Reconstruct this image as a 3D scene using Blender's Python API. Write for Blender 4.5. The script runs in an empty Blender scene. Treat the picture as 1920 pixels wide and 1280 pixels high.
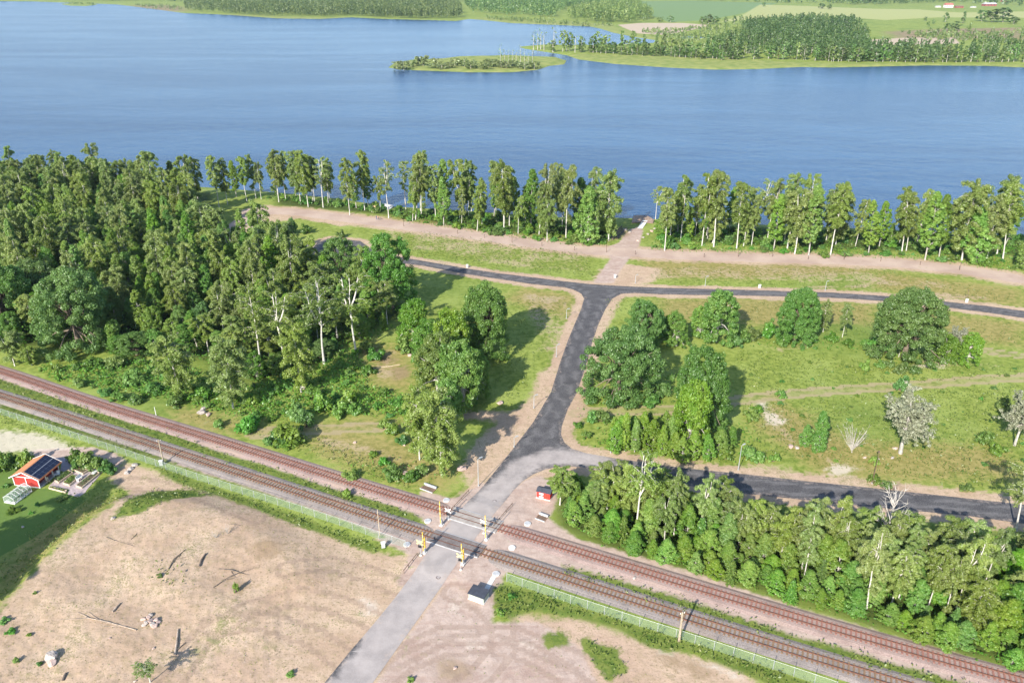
import bpy, bmesh, math, random
import numpy as np
from mathutils import Vector, Matrix
from mathutils.geometry import tessellate_polygon

R = random.Random(11)
N = np.random.default_rng(11)
HAZE = 0.000042
H, F, TH = 80.0, 1450.0, math.radians(25.4)
cT, sT = math.cos(TH), math.sin(TH)
ZW = -1.0                                   # water level
scene = bpy.context.scene
COL = scene.collection

# ------------------------------------------------------------------ survey: photo bearing -> point on the terrain
def ray(x, y):
    u, v = (x - 960.0) / F, (y - 640.0) / F
    return (u, cT - v * sT, -sT - v * cT)
def G(x, y, z=0.0):
    d = ray(x, y)
    t = (H - z) / -d[2]
    return (d[0] * t, d[1] * t)
def GP(pts, z=0.0):
    return np.array([G(x, y, z) for x, y in pts])
def pxm(y):                                  # photo pixels per metre at ground row y
    return (y + 48.5) * cT / H
def hgt(by, ty):                             # height of something whose foot is at row by and top at row ty
    Y = G(960, by)[1]
    return H - Y * math.tan(TH + math.atan((ty - 640) / F))
def proj(X, Y, Z):
    dx, dy, dz = X, Y, Z - H
    f = dy * cT - dz * sT
    u = dy * sT + dz * cT
    return (960 + F * dx / f, 640 - F * u / f)

def sdf(poly, X, Y, clip=40.0):
    """signed distance (inside positive) to a polygon, clipped"""
    poly = np.asarray(poly, float)
    out = np.full(X.shape, -clip)
    x0, y0 = poly.min(0) - clip; x1, y1 = poly.max(0) + clip
    m = (X > x0) & (X < x1) & (Y > y0) & (Y < y1)
    if not m.any():
        return out
    px, py = X[m], Y[m]
    d2 = np.full(px.shape, 1e18); ins = np.zeros(px.shape, bool)
    n = len(poly)
    for i in range(n):
        ax, ay = poly[i]; bx, by = poly[(i + 1) % n]
        ex, ey = bx - ax, by - ay
        L2 = ex * ex + ey * ey
        if L2 < 1e-12: continue
        wx, wy = px - ax, py - ay
        t = np.clip((wx * ex + wy * ey) / L2, 0, 1)
        d2 = np.minimum(d2, (wx - t * ex) ** 2 + (wy - t * ey) ** 2)
        if ey != 0:
            c = (ay > py) != (by > py)
            ins ^= c & (px < ex * (py - ay) / ey + ax)
    d = np.sqrt(d2)
    out[m] = np.clip(np.where(ins, d, -d), -clip, clip)
    return out
def line_d(line, X, Y, clip=40.0):
    line = np.asarray(line, float)
    out = np.full(X.shape, clip)
    x0, y0 = line.min(0) - clip; x1, y1 = line.max(0) + clip
    m = (X > x0) & (X < x1) & (Y > y0) & (Y < y1)
    if not m.any(): return out
    px, py = X[m], Y[m]; d2 = np.full(px.shape, clip * clip)
    for (ax, ay), (bx, by) in zip(line[:-1], line[1:]):
        ex, ey = bx - ax, by - ay; L2 = ex * ex + ey * ey
        if L2 < 1e-12: continue
        t = np.clip(((px - ax) * ex + (py - ay) * ey) / L2, 0, 1)
        d2 = np.minimum(d2, (px - ax - t * ex) ** 2 + (py - ay - t * ey) ** 2)
    out[m] = np.sqrt(d2)
    return out
def smooth(a, b, x):
    t = np.clip((x - a) / (b - a), 0, 1)
    return t * t * (3 - 2 * t)

# ------------------------------------------------------------------ outlines (surveyed)
SHORE = [(-1500, 268), (-500, 300), (0, 335), (200, 341), (400, 352), (520, 361), (640, 373), (720, 386), (800, 391), (900, 397),
         (1040, 407), (1150, 408), (1230, 411), (1400, 420), (1600, 428), (1780, 436), (1920, 443), (2500, 468), (3500, 500)]
g = GP(SHORE, ZW)
LAND_NEAR = np.vstack([g, [[900, 60], [900, -400], [-900, -400], [-2000, 300]]])
FAR = [(-600, 2), (60, 3), (110, 5), (150, 6), (220, 9), (262, 14), (300, 19), (345, 25), (400, 27), (440, 29), (520, 35), (600, 36),
       (660, 33), (720, 36), (800, 38), (855, 40), (880, 36), (905, 38), (960, 44), (1010, 46), (1060, 48), (1105, 50), (1125, 54),
       (1150, 62), (1190, 70), (1230, 76), (1225, 81), (1150, 84), (1080, 85), (1020, 84), (972, 88), (985, 92), (1030, 99),
       (1062, 104), (1085, 112), (1150, 120), (1250, 127), (1340, 131), (1420, 130), (1500, 126), (1560, 127), (1650, 125),
       (1740, 123), (1850, 124), (1920, 127), (2200, 135), (3000, 150)]
g = GP(FAR, ZW)
LAND_FAR = np.vstack([g, [[9000, 600], [9000, 14000], [-9000, 14000], [-9000, 3200]]])
ISLAND = GP([(728, 127), (740, 118), (775, 112), (830, 110), (860, 106), (960, 104), (1000, 106), (1040, 107), (1062, 114), (1058, 121),
             (1030, 124), (1010, 131), (960, 136), (880, 136), (800, 133), (750, 131)], ZW)
ISLET = GP([(113, 8), (140, 6), (175, 7), (184, 9), (160, 12), (130, 11)], ZW)
POND = GP([(1275, 71), (1285, 68.5), (1315, 68.5), (1325, 71), (1310, 73), (1285, 73)], ZW)
MOUND = GP([(-120, 1200), (0, 1112), (70, 1035), (140, 972), (215, 928), (300, 915), (400, 915), (490, 938), (570, 968), (650, 1012),
            (700, 1060), (690, 1110), (610, 1220), (520, 1340), (400, 1700), (-500, 1700), (-300, 1400)])
ROAD_XING = GP([(780, 1052), (862, 938), (960, 966), (884, 1092)])
LOT = GP([(775, 1230), (880, 1110), (930, 1160), (1010, 1165), (1060, 1195), (1220, 1225), (1420, 1290), (1400, 1330), (720, 1330)])
def land_sdf(X, Y):
    c = 260.0
    s = np.maximum(sdf(LAND_NEAR, X, Y, c), sdf(LAND_FAR, X, Y, c))
    s = np.maximum(s, sdf(ISLAND, X, Y, c)); s = np.maximum(s, sdf(ISLET, X, Y, c))
    return np.minimum(s, -sdf(POND, X, Y, c))
def terr(X, Y, land=None):
    X = np.atleast_1d(np.asarray(X, float)); Y = np.atleast_1d(np.asarray(Y, float))
    L = land_sdf(X, Y) if land is None else land
    z = ZW + np.clip(L * 0.12, -2.0, 1.0)
    m = sdf(MOUND, X, Y, 14.0)
    wd_ = np.interp(X, [-78, -30], [3.0, 10.0])
    z = z + np.interp(X, [-78, -30], [2.1, 0.8]) * smooth(0.0, 1.0, m / wd_) + \
        0.22 * np.sin(X * .31 + 1.3 * np.sin(Y * .23)) * np.sin(Y * .27 + .5) * smooth(3, 9, m)
    bare = np.maximum(smooth(2.5, 7, m), smooth(0, 3, sdf(LOT, X, Y, 6.0)) * .45)
    b = np.sin(X * 1.9 + 1.6 * np.sin(Y * 1.1)) * np.sin(Y * 2.3 + 1.2 * np.sin(X * .8)) + .7 * np.sin(X * 3.9 - Y * 2.1 + 2 * np.sin(X * .5)) * np.sin(X * 1.3 + Y * 3.3)
    z = z + .042 * b * bare
    r = sdf(ROAD_XING, X, Y, 8.0)
    return z + .2 * smooth(-3.0, 0.0, r)
def P(x, y):
    z = 0.0
    for _ in range(4):
        X, Y = G(x, y, z); z = float(terr(X, Y)[0])
    return (X, Y, z)

# ------------------------------------------------------------------ node helpers
class NT:
    def __init__(s, name):
        s.m = bpy.data.materials.new(name); s.m.use_nodes = True
        s.t = s.m.node_tree; s.t.nodes.clear()
        s.out = s.t.nodes.new('ShaderNodeOutputMaterial')
    def n(s, typ, **kw):
        nd = s.t.nodes.new('ShaderNode' + typ)
        for k, v in kw.items():
            if k in nd.inputs: s.set(nd.inputs[k], v)
            else: setattr(nd, k, v)
        return nd
    def set(s, inp, v):
        if isinstance(v, bpy.types.NodeSocket): s.t.links.new(v, inp)
        else: inp.default_value = v
    def link(s, a, b): s.t.links.new(a, b)
    def attr(s, name): return s.n('Attribute', attribute_name=name).outputs['Fac']
    def pos(s, sc=(1, 1, 1), rot=0, coord='Object'):
        tc = s.n('TexCoord'); mp = s.n('Mapping'); s.link(tc.outputs[coord], mp.inputs['Vector'])
        mp.inputs['Scale'].default_value = sc; mp.inputs['Rotation'].default_value = (0, 0, rot)
        return mp.outputs['Vector']
    def noise(s, scale, detail=4, vec=None, rough=.55, dist=0.0):
        nd = s.n('TexNoise'); nd.inputs['Scale'].default_value = scale; nd.inputs['Detail'].default_value = detail
        nd.inputs['Roughness'].default_value = rough; nd.inputs['Distortion'].default_value = dist
        s.link(vec if vec is not None else s.pos(), nd.inputs['Vector'])
        return nd.outputs['Fac']
    def math(s, op, a, b=0.0, c=0.0):
        nd = s.n('Math', operation=op)
        for i, v in enumerate((a, b, c)): s.set(nd.inputs[i], v)
        return nd.outputs[0]
    def mapr(s, v, a, b, c=0.0, d=1.0, typ='SMOOTHSTEP'):
        nd = s.n('MapRange', interpolation_type=typ)
        for i, q in enumerate((v, a, b, c, d)): s.set(nd.inputs[i], q)
        return nd.outputs[0]
    def mix(s, f, a, b, blend='MIX'):
        nd = s.n('Mix', data_type='RGBA', blend_type=blend)
        s.set(nd.inputs[0], f)
        for i, v in ((6, a), (7, b)):
            if isinstance(v, tuple): v = (*v[:3], 1)
            s.set(nd.inputs[i], v)
        return nd.outputs[2]
    def bump(s, h, strength=.5, dist=.1):
        nd = s.n('Bump'); s.set(nd.inputs['Height'], h)
        nd.inputs['Strength'].default_value = strength; nd.inputs['Distance'].default_value = dist
        return nd.outputs['Normal']
    def bsdf(s, col, rough=.8, normal=None, spec=.3, metal=0.0):
        b = s.n('BsdfPrincipled')
        if isinstance(col, tuple): col = (*col[:3], 1)
        s.set(b.inputs['Base Color'], col); s.set(b.inputs['Roughness'], rough)
        b.inputs['Specular IOR Level'].default_value = spec; b.inputs['Metallic'].default_value = metal
        if normal is not None: s.link(normal, b.inputs['Normal'])
        s.link(b.outputs[0], s.out.inputs['Surface'])
        return b

def plain(name, c, rough=.7, var=.25, scale=3.0, metal=0.0, spec=.3, bump=0.0):
    t = NT(name)
    nz = t.noise(scale, 5)
    hi = tuple(min(1, v * (1 + var)) for v in c); lo = tuple(v * (1 - var) for v in c)
    col = t.mix(t.mapr(nz, .3, .7), lo, hi)
    t.bsdf(col, rough, t.bump(t.noise(scale * 4, 4), bump, .02) if bump else None, spec, metal)
    return t.m

def leafmat(name, c0, c1, c2, transl=.34, hue=.03, val=.3):
    t = NT(name)
    a = t.attr('tint')
    col = t.mix(t.mapr(a, 0, .55, typ='LINEAR'), c0, c1)
    col = t.mix(t.mapr(a, .55, 1, typ='LINEAR'), col, c2)
    oi = t.n('ObjectInfo').outputs['Random']
    hs = t.n('HueSaturation')
    t.set(hs.inputs['Hue'], t.mapr(oi, 0, 1, .5 - hue * .35, .5 + hue, 'LINEAR'))
    r2 = t.math('FRACT', t.math('MULTIPLY', oi, 7.31))
    t.set(hs.inputs['Value'], t.mapr(r2, 0, 1, 1 - val, 1 + val, 'LINEAR'))
    r3 = t.math('FRACT', t.math('MULTIPLY', oi, 13.7))
    t.set(hs.inputs['Saturation'], t.mapr(r3, 0, 1, .92, 1.1, 'LINEAR'))
    t.set(hs.inputs['Color'], col)
    d = t.n('BsdfDiffuse'); t.link(hs.outputs[0], d.inputs['Color'])
    tr = t.n('BsdfTranslucent')
    t.set(tr.inputs['Color'], t.mix(.45, hs.outputs[0], (.24, .34, .035)))
    mx = t.n('MixShader'); mx.inputs[0].default_value = transl
    t.link(d.outputs[0], mx.inputs[1]); t.link(tr.outputs[0], mx.inputs[2])
    gl = t.n('BsdfGlossy'); gl.inputs['Roughness'].default_value = .45; gl.inputs['Color'].default_value = (.8, .85, .8, 1)
    m2 = t.n('MixShader'); m2.inputs[0].default_value = .035
    t.link(mx.outputs[0], m2.inputs[1]); t.link(gl.outputs[0], m2.inputs[2])
    t.link(m2.outputs[0], t.out.inputs['Surface'])
    return t.m

def birchbark():
    t = NT('birch_bark')
    n1 = t.noise(2.2, 4, t.pos((1, 1, .7)))
    n2 = t.noise(6, 3, t.pos((1, 1, 3.0)))
    col = t.mix(t.mapr(n2, .56, .66), (.56, .53, .48), (.13, .12, .11))
    col = t.mix(t.mapr(n1, .5, .75), col, (.42, .38, .31))
    t.bsdf(col, .75)
    return t.m

# ------------------------------------------------------------------ mesh helpers
def mesh_np(name, V, Q, mat, attrs=None, smooth_=False):
    V = np.asarray(V, np.float32); Q = np.asarray(Q, np.int32); k = Q.shape[1]
    me = bpy.data.meshes.new(name)
    me.vertices.add(len(V)); me.vertices.foreach_set('co', V.ravel())
    me.loops.add(Q.size); me.loops.foreach_set('vertex_index', Q.ravel())
    me.polygons.add(len(Q)); me.polygons.foreach_set('loop_start', np.arange(0, Q.size, k, dtype=np.int32))
    me.polygons.foreach_set('loop_total', np.full(len(Q), k, np.int32))
    if smooth_: me.polygons.foreach_set('use_smooth', np.ones(len(Q), bool))
    me.update(calc_edges=True)
    for nm, a in (attrs or {}).items():
        at = me.attributes.new(nm, 'FLOAT', 'POINT'); at.data.foreach_set('value', np.asarray(a, np.float32))
    if mat: me.materials.append(mat)
    return me
def ob(name, data, parent=None, loc=None, rot=None, sc=None):
    o = bpy.data.objects.new(name, data); COL.objects.link(o)
    if parent: o.parent = parent
    if loc is not None: o.location = loc
    if rot is not None: o.rotation_euler = rot
    if sc is not None: o.scale = sc
    return o
THINGS = []
def tag(o, label=None, cat=None, group=None, look=None, at=None, kind=None):
    """label: a full label; or look (+ at, photo position) to be told apart by its neighbours at the end"""
    if kind: o['kind'] = kind
    if cat: o['category'] = cat
    if group: o['group'] = group
    if label: o['label'] = label
    if look: THINGS.append((o, look, at))
    return o
def thing(name, loc, rz=0.0, **kw):
    o = ob(name, None, None, loc, (0, 0, rz)); o.empty_display_size = .2
    return tag(o, **kw)

class MB:
    def __init__(s): s.v = []; s.f = []
    def _add(s, vs, fs):
        b = len(s.v); s.v += [tuple(q) for q in vs]; s.f += [tuple(b + i for i in q) for q in fs]
    def box(s, c, d, rz=0.0, tilt=None, taper=1.0):
        M = Matrix.Translation(c) @ Matrix.Rotation(rz, 4, 'Z')
        if tilt: M = M @ Matrix.Rotation(tilt[1], 4, tilt[0])
        x, y, z = d[0] / 2, d[1] / 2, d[2] / 2; k = taper
        vs = [(-x, -y, -z), (x, -y, -z), (x, y, -z), (-x, y, -z), (-x * k, -y * k, z), (x * k, -y * k, z), (x * k, y * k, z), (-x * k, y * k, z)]
        s._add([M @ Vector(q) for q in vs], [(0, 3, 2, 1), (4, 5, 6, 7), (0, 1, 5, 4), (1, 2, 6, 5), (2, 3, 7, 6), (3, 0, 4, 7)])
        return s
    def path(s, pts, rads, n=6, cap=True):
        pts = [Vector(p) for p in pts]; rings = []
        for i, p in enumerate(pts):
            d = (pts[min(i + 1, len(pts) - 1)] - pts[max(i - 1, 0)])
            d = d.normalized() if d.length > 1e-9 else Vector((0, 0, 1))
            a = d.cross(Vector((1, 0, 0)) if abs(d.x) < .8 else Vector((0, 1, 0))).normalized(); b = d.cross(a)
            r = rads[i] if hasattr(rads, '__len__') else rads
            rings.append([p + (a * math.cos(2 * math.pi * k / n) + b * math.sin(2 * math.pi * k / n)) * r for k in range(n)])
        fs = []
        for i in range(len(pts) - 1):
            for k in range(n):
                fs.append((i * n + k, i * n + (k + 1) % n, (i + 1) * n + (k + 1) % n, (i + 1) * n + k))
        if cap: fs += [tuple(range(n))[::-1], tuple((len(pts) - 1) * n + k for k in range(n))]
        s._add([q for r in rings for q in r], fs); return s
    def prism(s, poly, z0, z1):
        n = len(poly)
        vs = [(x, y, z0) for x, y in poly] + [(x, y, z1) for x, y in poly]
        s._add(vs, [tuple(range(n))[::-1], tuple(range(n, 2 * n))] + [(i, (i + 1) % n, n + (i + 1) % n, n + i) for i in range(n)]); return s
    def disc(s, c, r, h, n=20, taper=1.0):
        poly0 = [(c[0] + r * math.cos(2 * math.pi * k / n), c[1] + r * math.sin(2 * math.pi * k / n), c[2]) for k in range(n)]
        poly1 = [(c[0] + r * taper * math.cos(2 * math.pi * k / n), c[1] + r * taper * math.sin(2 * math.pi * k / n), c[2] + h) for k in range(n)]
        s._add(poly0 + poly1, [tuple(range(n))[::-1], tuple(range(n, 2 * n))] + [(i, (i + 1) % n, n + (i + 1) % n, n + i) for i in range(n)]); return s
    def face(s, vs): s._add(vs, [tuple(range(len(vs)))]); return s
    def mesh(s, name, mat):
        me = bpy.data.meshes.new(name); me.from_pydata(s.v, [], s.f); me.materials.append(mat)
        bm = bmesh.new(); bm.from_mesh(me); bmesh.ops.recalc_face_normals(bm, faces=bm.faces); bm.to_mesh(me); bm.free()
        me.update(); return me
    def build(s, name, mat, parent=None, loc=None, bevel=0.0, smooth_=False):
        me = s.mesh(name, mat)
        if smooth_:
            for p in me.polygons: p.use_smooth = True
        o = ob(name, me, parent, loc)
        if bevel:
            b = o.modifiers.new('bevel', 'BEVEL'); b.width = bevel; b.segments = 2; b.limit_method = 'ANGLE'
        return o

def norm(a): return a / np.maximum(np.linalg.norm(a, axis=-1, keepdims=True), 1e-9)
def leaf_quads(p, out, size, tint, rng, wo=1.0, wu=.7, wr=.42, asp=.6):
    n = len(p)
    nn = norm(out * wo + np.array([0, 0, wu]) + rng.normal(size=(n, 3)) * wr)
    t = norm(np.cross(nn, rng.normal(size=(n, 3)))); b = np.cross(nn, t)
    s = (size * rng.uniform(.65, 1.35, n))[:, None]
    V = np.stack([p + t * s, p + b * s * asp, p - t * s * .9, p - b * s * asp], 1).reshape(-1, 3)
    Q = np.arange(4 * n).reshape(n, 4)
    return V, Q, np.repeat(tint, 4)
def blobs_to_leaves(C, Rd, per, size, rng, flat=.8, shell=.55, **kw):
    C = np.asarray(C, float); Rd = np.asarray(Rd, float)
    k = np.maximum((per * np.ones(len(C))).astype(int), 1)
    idx = np.repeat(np.arange(len(C)), k); n = len(idx)
    d = norm(rng.normal(size=(n, 3)))
    r = rng.uniform(0, 1, n) ** shell
    off = d * (r * Rd[idx])[:, None]; off[:, 2] *= flat
    bt = rng.uniform(0, 1, len(C))
    tint = np.clip(.5 * bt[idx] + .22 + .28 * rng.uniform(0, 1, n), 0, 1)
    return C[idx] + off, d, tint
# ------------------------------------------------------------------ camera, sun, sky
cam = bpy.data.cameras.new('camera'); cam.sensor_width = 36; cam.lens = F / 1920 * 36; cam.clip_start = 1; cam.clip_end = 30000
co = ob('camera', cam, None, (0, 0, H), (math.pi / 2 - TH, 0, 0)); scene.camera = co
SUN_EL, SUN_AZ = math.radians(31), math.atan2(-.47, -.88)      # azimuth of the sun, clockwise from +Y
sd = Vector((math.sin(SUN_AZ) * math.cos(SUN_EL), math.cos(SUN_AZ) * math.cos(SUN_EL), math.sin(SUN_EL)))
sl = bpy.data.lights.new('sun', 'SUN'); sl.energy = 5.0; sl.angle = math.radians(.53); sl.color = (1, .945, .86)
so = ob('sun', sl, None, (0, 0, 300)); so.rotation_euler = sd.to_track_quat('Z', 'Y').to_euler()
w = bpy.data.worlds.new('World'); scene.world = w; w.use_nodes = True
nt = w.node_tree; bg = nt.nodes['Background']; sky = nt.nodes.new('ShaderNodeTexSky'); sky.sky_type = 'NISHITA'; sky.sun_disc = False
sky.sun_elevation = SUN_EL; sky.sun_rotation = SUN_AZ % (2 * math.pi); sky.air_density = 1.0; sky.dust_density = .7; sky.ozone_density = 2.0
nt.links.new(sky.outputs[0], bg.inputs['Color']); bg.inputs['Strength'].default_value = .15
vs_ = scene.view_settings; vs_.view_transform = 'Standard'; vs_.look = 'None'; vs_.exposure = 0.86; vs_.gamma = 1
scene.cycles.max_bounces = 8; scene.cycles.transparent_max_bounces = 8; scene.cycles.volume_bounces = 0
scene.cycles.diffuse_bounces = 4; scene.cycles.glossy_bounces = 2; scene.cycles.sample_clamp_indirect = 6
scene.cycles.use_denoising = True

# ------------------------------------------------------------------ roads (one outline round the whole asphalt network)
ROAD = [(560, 1340), (608, 1280), (655, 1222), (700, 1170), (740, 1121), (783, 1064), (812, 1018), (858, 962), (905, 912), (958, 846), (1000, 791), (1033, 735),
        (1050, 680), (1064, 640), (1078, 606), (1090, 578), (1095, 560), (1090, 551), (1075, 543), (1058, 539), (1000, 533), (940, 524), (880, 515),
        (790, 498), (720, 490), (690, 492), (640, 494), (600, 482), (586, 466), (595, 455), (616, 447), (645, 449), (676, 452), (692, 464),
        (720, 477), (780, 487), (880, 504), (940, 513), (1000, 520), (1055, 527), (1110, 533), (1180, 537), (1240, 539.5), (1300, 541), (1380, 543), (1450, 545),
        (1560, 548.5), (1650, 554), (1750, 563), (1850, 573.5), (1920, 583), (2060, 603), (2060, 618), (1920, 596.5), (1850, 586), (1760, 574.5),
        (1650, 564), (1560, 558.5), (1450, 555.5), (1380, 554), (1300, 553.2), (1240, 552), (1190, 549.5), (1165, 551), (1148, 560), (1135, 580), (1122, 608),
        (1111, 640), (1097, 690), (1082, 735), (1064, 768), (1053, 800), (1052, 815), (1058, 829), (1072, 841), (1100, 849.5), (1160, 860),
        (1280, 877), (1400, 889), (1515, 902), (1640, 915), (1750, 927), (1900, 943.5), (2060, 962), (2060, 998), (1910, 980), (1804, 965.5), (1680, 954.5),
        (1582, 945), (1480, 934), (1387, 924), (1280, 908.5), (1200, 894.5), (1140, 883.5), (1100, 877), (1070, 874), (1045, 875), (1022, 880), (1000, 889),
        (980, 902), (962, 920), (940, 948), (905, 992), (870, 1040), (830, 1096), (790, 1152), (752, 1205), (700, 1278), (660, 1340)]
ROAD_G = GP(ROAD)
DUST = GP([(560, 1400), (655, 1285), (700, 1228), (760, 1146), (800, 1090), (845, 1030), (880, 985), (915, 940), (955, 898), (990, 870), (1030, 856), (1080, 857), (1140, 866), (1195, 876)])
def grid_cut(name, poly, z, mat, step, attrs_fn=None):
    bm = bmesh.new()
    vs = [bm.verts.new((x, y, 0)) for x, y in poly]
    tris = tessellate_polygon([[Vector((x, y, 0)) for x, y in poly]])
    for t in tris:
        try: bm.faces.new([vs[i] for i in t])
        except ValueError: pass
    bmesh.ops.recalc_face_normals(bm, faces=bm.faces)
    if bm.faces and sum(f.normal.z for f in bm.faces) < 0: bmesh.ops.reverse_faces(bm, faces=bm.faces)
    p = np.asarray(poly); lo, hi = p.min(0), p.max(0)
    for ax in (0, 1):
        nrm = (1, 0, 0) if ax == 0 else (0, 1, 0)
        q = lo[ax] + step
        while q < hi[ax]:
            bmesh.ops.bisect_plane(bm, geom=bm.verts[:] + bm.edges[:] + bm.faces[:], plane_co=tuple(v * q for v in nrm), plane_no=nrm)
            q += step
    cc = np.array([v.co[:2] for v in bm.verts]); zz = terr(cc[:, 0], cc[:, 1])
    for v, q in zip(bm.verts, zz): v.co.z = q + z
    me = bpy.data.meshes.new(name); bm.to_mesh(me); bm.free(); me.materials.append(mat)
    if attrs_fn:
        c = np.empty(len(me.vertices) * 3, np.float32); me.vertices.foreach_get('co', c); c = c.reshape(-1, 3)
        for k, a in attrs_fn(c[:, 0], c[:, 1]).items():
            at = me.attributes.new(k, 'FLOAT', 'POINT'); at.data.foreach_set('value', a.astype(np.float32))
    return me
def road_mat():
    t = NT('asphalt')
    p = t.pos()
    d = t.attr('dust'); wt = t.attr('wheel'); e = t.attr('edge')
    n1 = t.noise(.35, 5, p); n2 = t.noise(9, 3, p); n3 = t.noise(1.6, 4, p)
    base = t.mix(t.mapr(n1, .3, .7), (.036, .035, .038), (.062, .060, .062))
    base = t.mix(t.math('MULTIPLY', t.mapr(t.math('ADD', wt, t.math('MULTIPLY', t.math('SUBTRACT', n3, .5), .5)), .1, .8), .75), base, (.15, .142, .14))
    dd = t.mapr(t.math('ADD', d, t.math('MULTIPLY', t.math('SUBTRACT', n3, .5), .55)), .1, .95)
    dust = t.mix(t.mapr(n1, .3, .7), (.285, .25, .23), (.385, .335, .305)); dust = t.mix(t.math('MULTIPLY', t.mapr(t.math('ADD', wt, n3), .5, 1.5), .4), dust, (.46, .405, .37))
    col = t.mix(t.math('MULTIPLY', dd, .93), base, dust)
    ee = t.mapr(t.math('ADD', e, t.math('MULTIPLY', t.math('SUBTRACT', n3, .5), .7)), .45, .8)
    col = t.mix(t.math('MULTIPLY', ee, .7), col, (.40, .31, .25))
    sp = t.mapr(n2, .35, .75)
    col = t.mix(t.math('MULTIPLY', sp, .22), col, (.5, .47, .45))
    t.bsdf(col, .82, t.bump(n2, .25, .02), .2)
    return t.m
def road_attrs(X, Y):
    D = line_d(DUST, X, Y, 20)
    fade = smooth(28, 14, np.hypot(X - G(1080, 857)[0], Y - G(1080, 857)[1])) # strongest near the fork and before
    nearY = smooth(G(0, 862)[1], G(0, 930)[1], Y)
    wide = np.where(Y < G(0, 1040)[1], 3.3, np.where(Y < G(0, 940)[1], 4.6, 2.7))
    dust = smooth(wide, wide * .5, D) * np.where(Y < G(0, 900)[1], 1.0, .85) * np.where(X > G(1150, 868)[0], .45, 1)
    s = sdf(ROAD_G, X, Y, 10)
    wheel = np.exp(-((s - 1.25) / .42) ** 2) + .8 * np.exp(-((s - 2.7) / .4) ** 2)
    edge = smooth(.4, 0.0, s) * .55
    return {'dust': dust, 'wheel': wheel * .8, 'edge': edge}
ob('asphalt_road', grid_cut('asphalt_road', ROAD_G, .03, road_mat(), 1.6, road_attrs))['kind'] = 'structure'

# ------------------------------------------------------------------ the ground sheet, with its covers as zones
LANE = [(1900, 521), (1800, 505), (1680, 493), (1560, 487), (1440, 484), (1300, 480), (1170, 473), (1100, 469), (1000, 457), (900, 443), (760, 424), (640, 408), (560, 398), (490, 394)]
zones = {}                                     # name -> list of (polygon | (line, halfwidth)), softness in metres
Z_SAND = [GP(p) for p in [
    [(-80, 1190), (0, 1165), (72, 1086), (160, 1000), (215, 962), (240, 925), (205, 895), (235, 868), (285, 882), (330, 902), (430, 938), (560, 978), (690, 1032), (785, 1042), (790, 1075), (700, 1175), (590, 1300), (-80, 1340)],
    [(960, 1150), (1080, 1160), (1220, 1205), (1300, 1225), (1400, 1262), (1460, 1320), (1000, 1320), (1010, 1230)],
    [(880, 905), (860, 880), (900, 820), (930, 790), (860, 785), (870, 770), (960, 772), (1000, 745), (1010, 700), (1030, 690), (1045, 700), (1040, 740), (1010, 790), (960, 850)],
    [(1052, 815), (1056, 780), (1085, 735), (1110, 770), (1085, 800), (1075, 815), (1090, 835), (1150, 850), (1280, 868), (1400, 880), (1400, 892), (1160, 862), (1060, 840)],
    [(990, 895), (1040, 876), (1100, 880), (1160, 892), (1280, 914), (1400, 930), (1560, 950), (1560, 955), (1380, 938), (1280, 925), (1170, 905), (1100, 892), (1060, 900)],
    [(1150, 500), (1180, 495), (1240, 505), (1225, 528), (1190, 535), (1150, 532), (1110, 530), (1125, 505)],
    [(500, 395), (620, 402), (700, 416), (640, 424), (560, 410), (500, 418), (455, 437), (440, 430)],
    [(590, 450), (640, 443), (690, 455), (705, 470), (660, 470), (620, 460)],
]]
Z_SOFT = [GP(p) for p in [
    [(1385, 862), (1460, 870), (1620, 900), (1500, 905), (1380, 890)],
    [(1440, 655), (1500, 640), (1530, 650), (1460, 662)], [(1500, 535), (1640, 528), (1640, 545), (1510, 543)],
    [(1740, 545), (1860, 555), (1860, 566), (1740, 558)], [(1830, 655), (1920, 668), (1920, 674), (1830, 662)],
    [(1725, 670), (1780, 680), (1780, 686), (1720, 684)],
]]
Z_PATCHY = [GP(p) for p in [
    [(700, 430), (800, 432), (960, 458), (1120, 478), (1120, 515), (1000, 510), (880, 494), (760, 470), (690, 445)], [(1190, 495), (1400, 488), (1640, 505), (1800, 530), (1800, 552), (1640, 540), (1400, 530), (1200, 530)],
    [(380, 775), (520, 800), (600, 800), (760, 830), (850, 890), (800, 910), (640, 860), (440, 810)], [(1380, 640), (1500, 635), (1560, 650), (1440, 665)], [(1700, 670), (1920, 672), (1920, 700), (1720, 695)],
    [(1400, 745), (1480, 745), (1520, 830), (1660, 880), (1560, 895), (1440, 820)], [(960, 540), (1090, 550), (1080, 620), (1040, 690), (1000, 690)], [(1130, 560), (1180, 560), (1140, 650), (1110, 640)], [(660, 640), (760, 640), (770, 720), (680, 720)],
    [(215, 915), (330, 905), (430, 945), (300, 985), (180, 1020)], [(940, 1160), (1090, 1150), (1200, 1190), (1260, 1230), (1150, 1290), (1040, 1260)]]]
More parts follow.
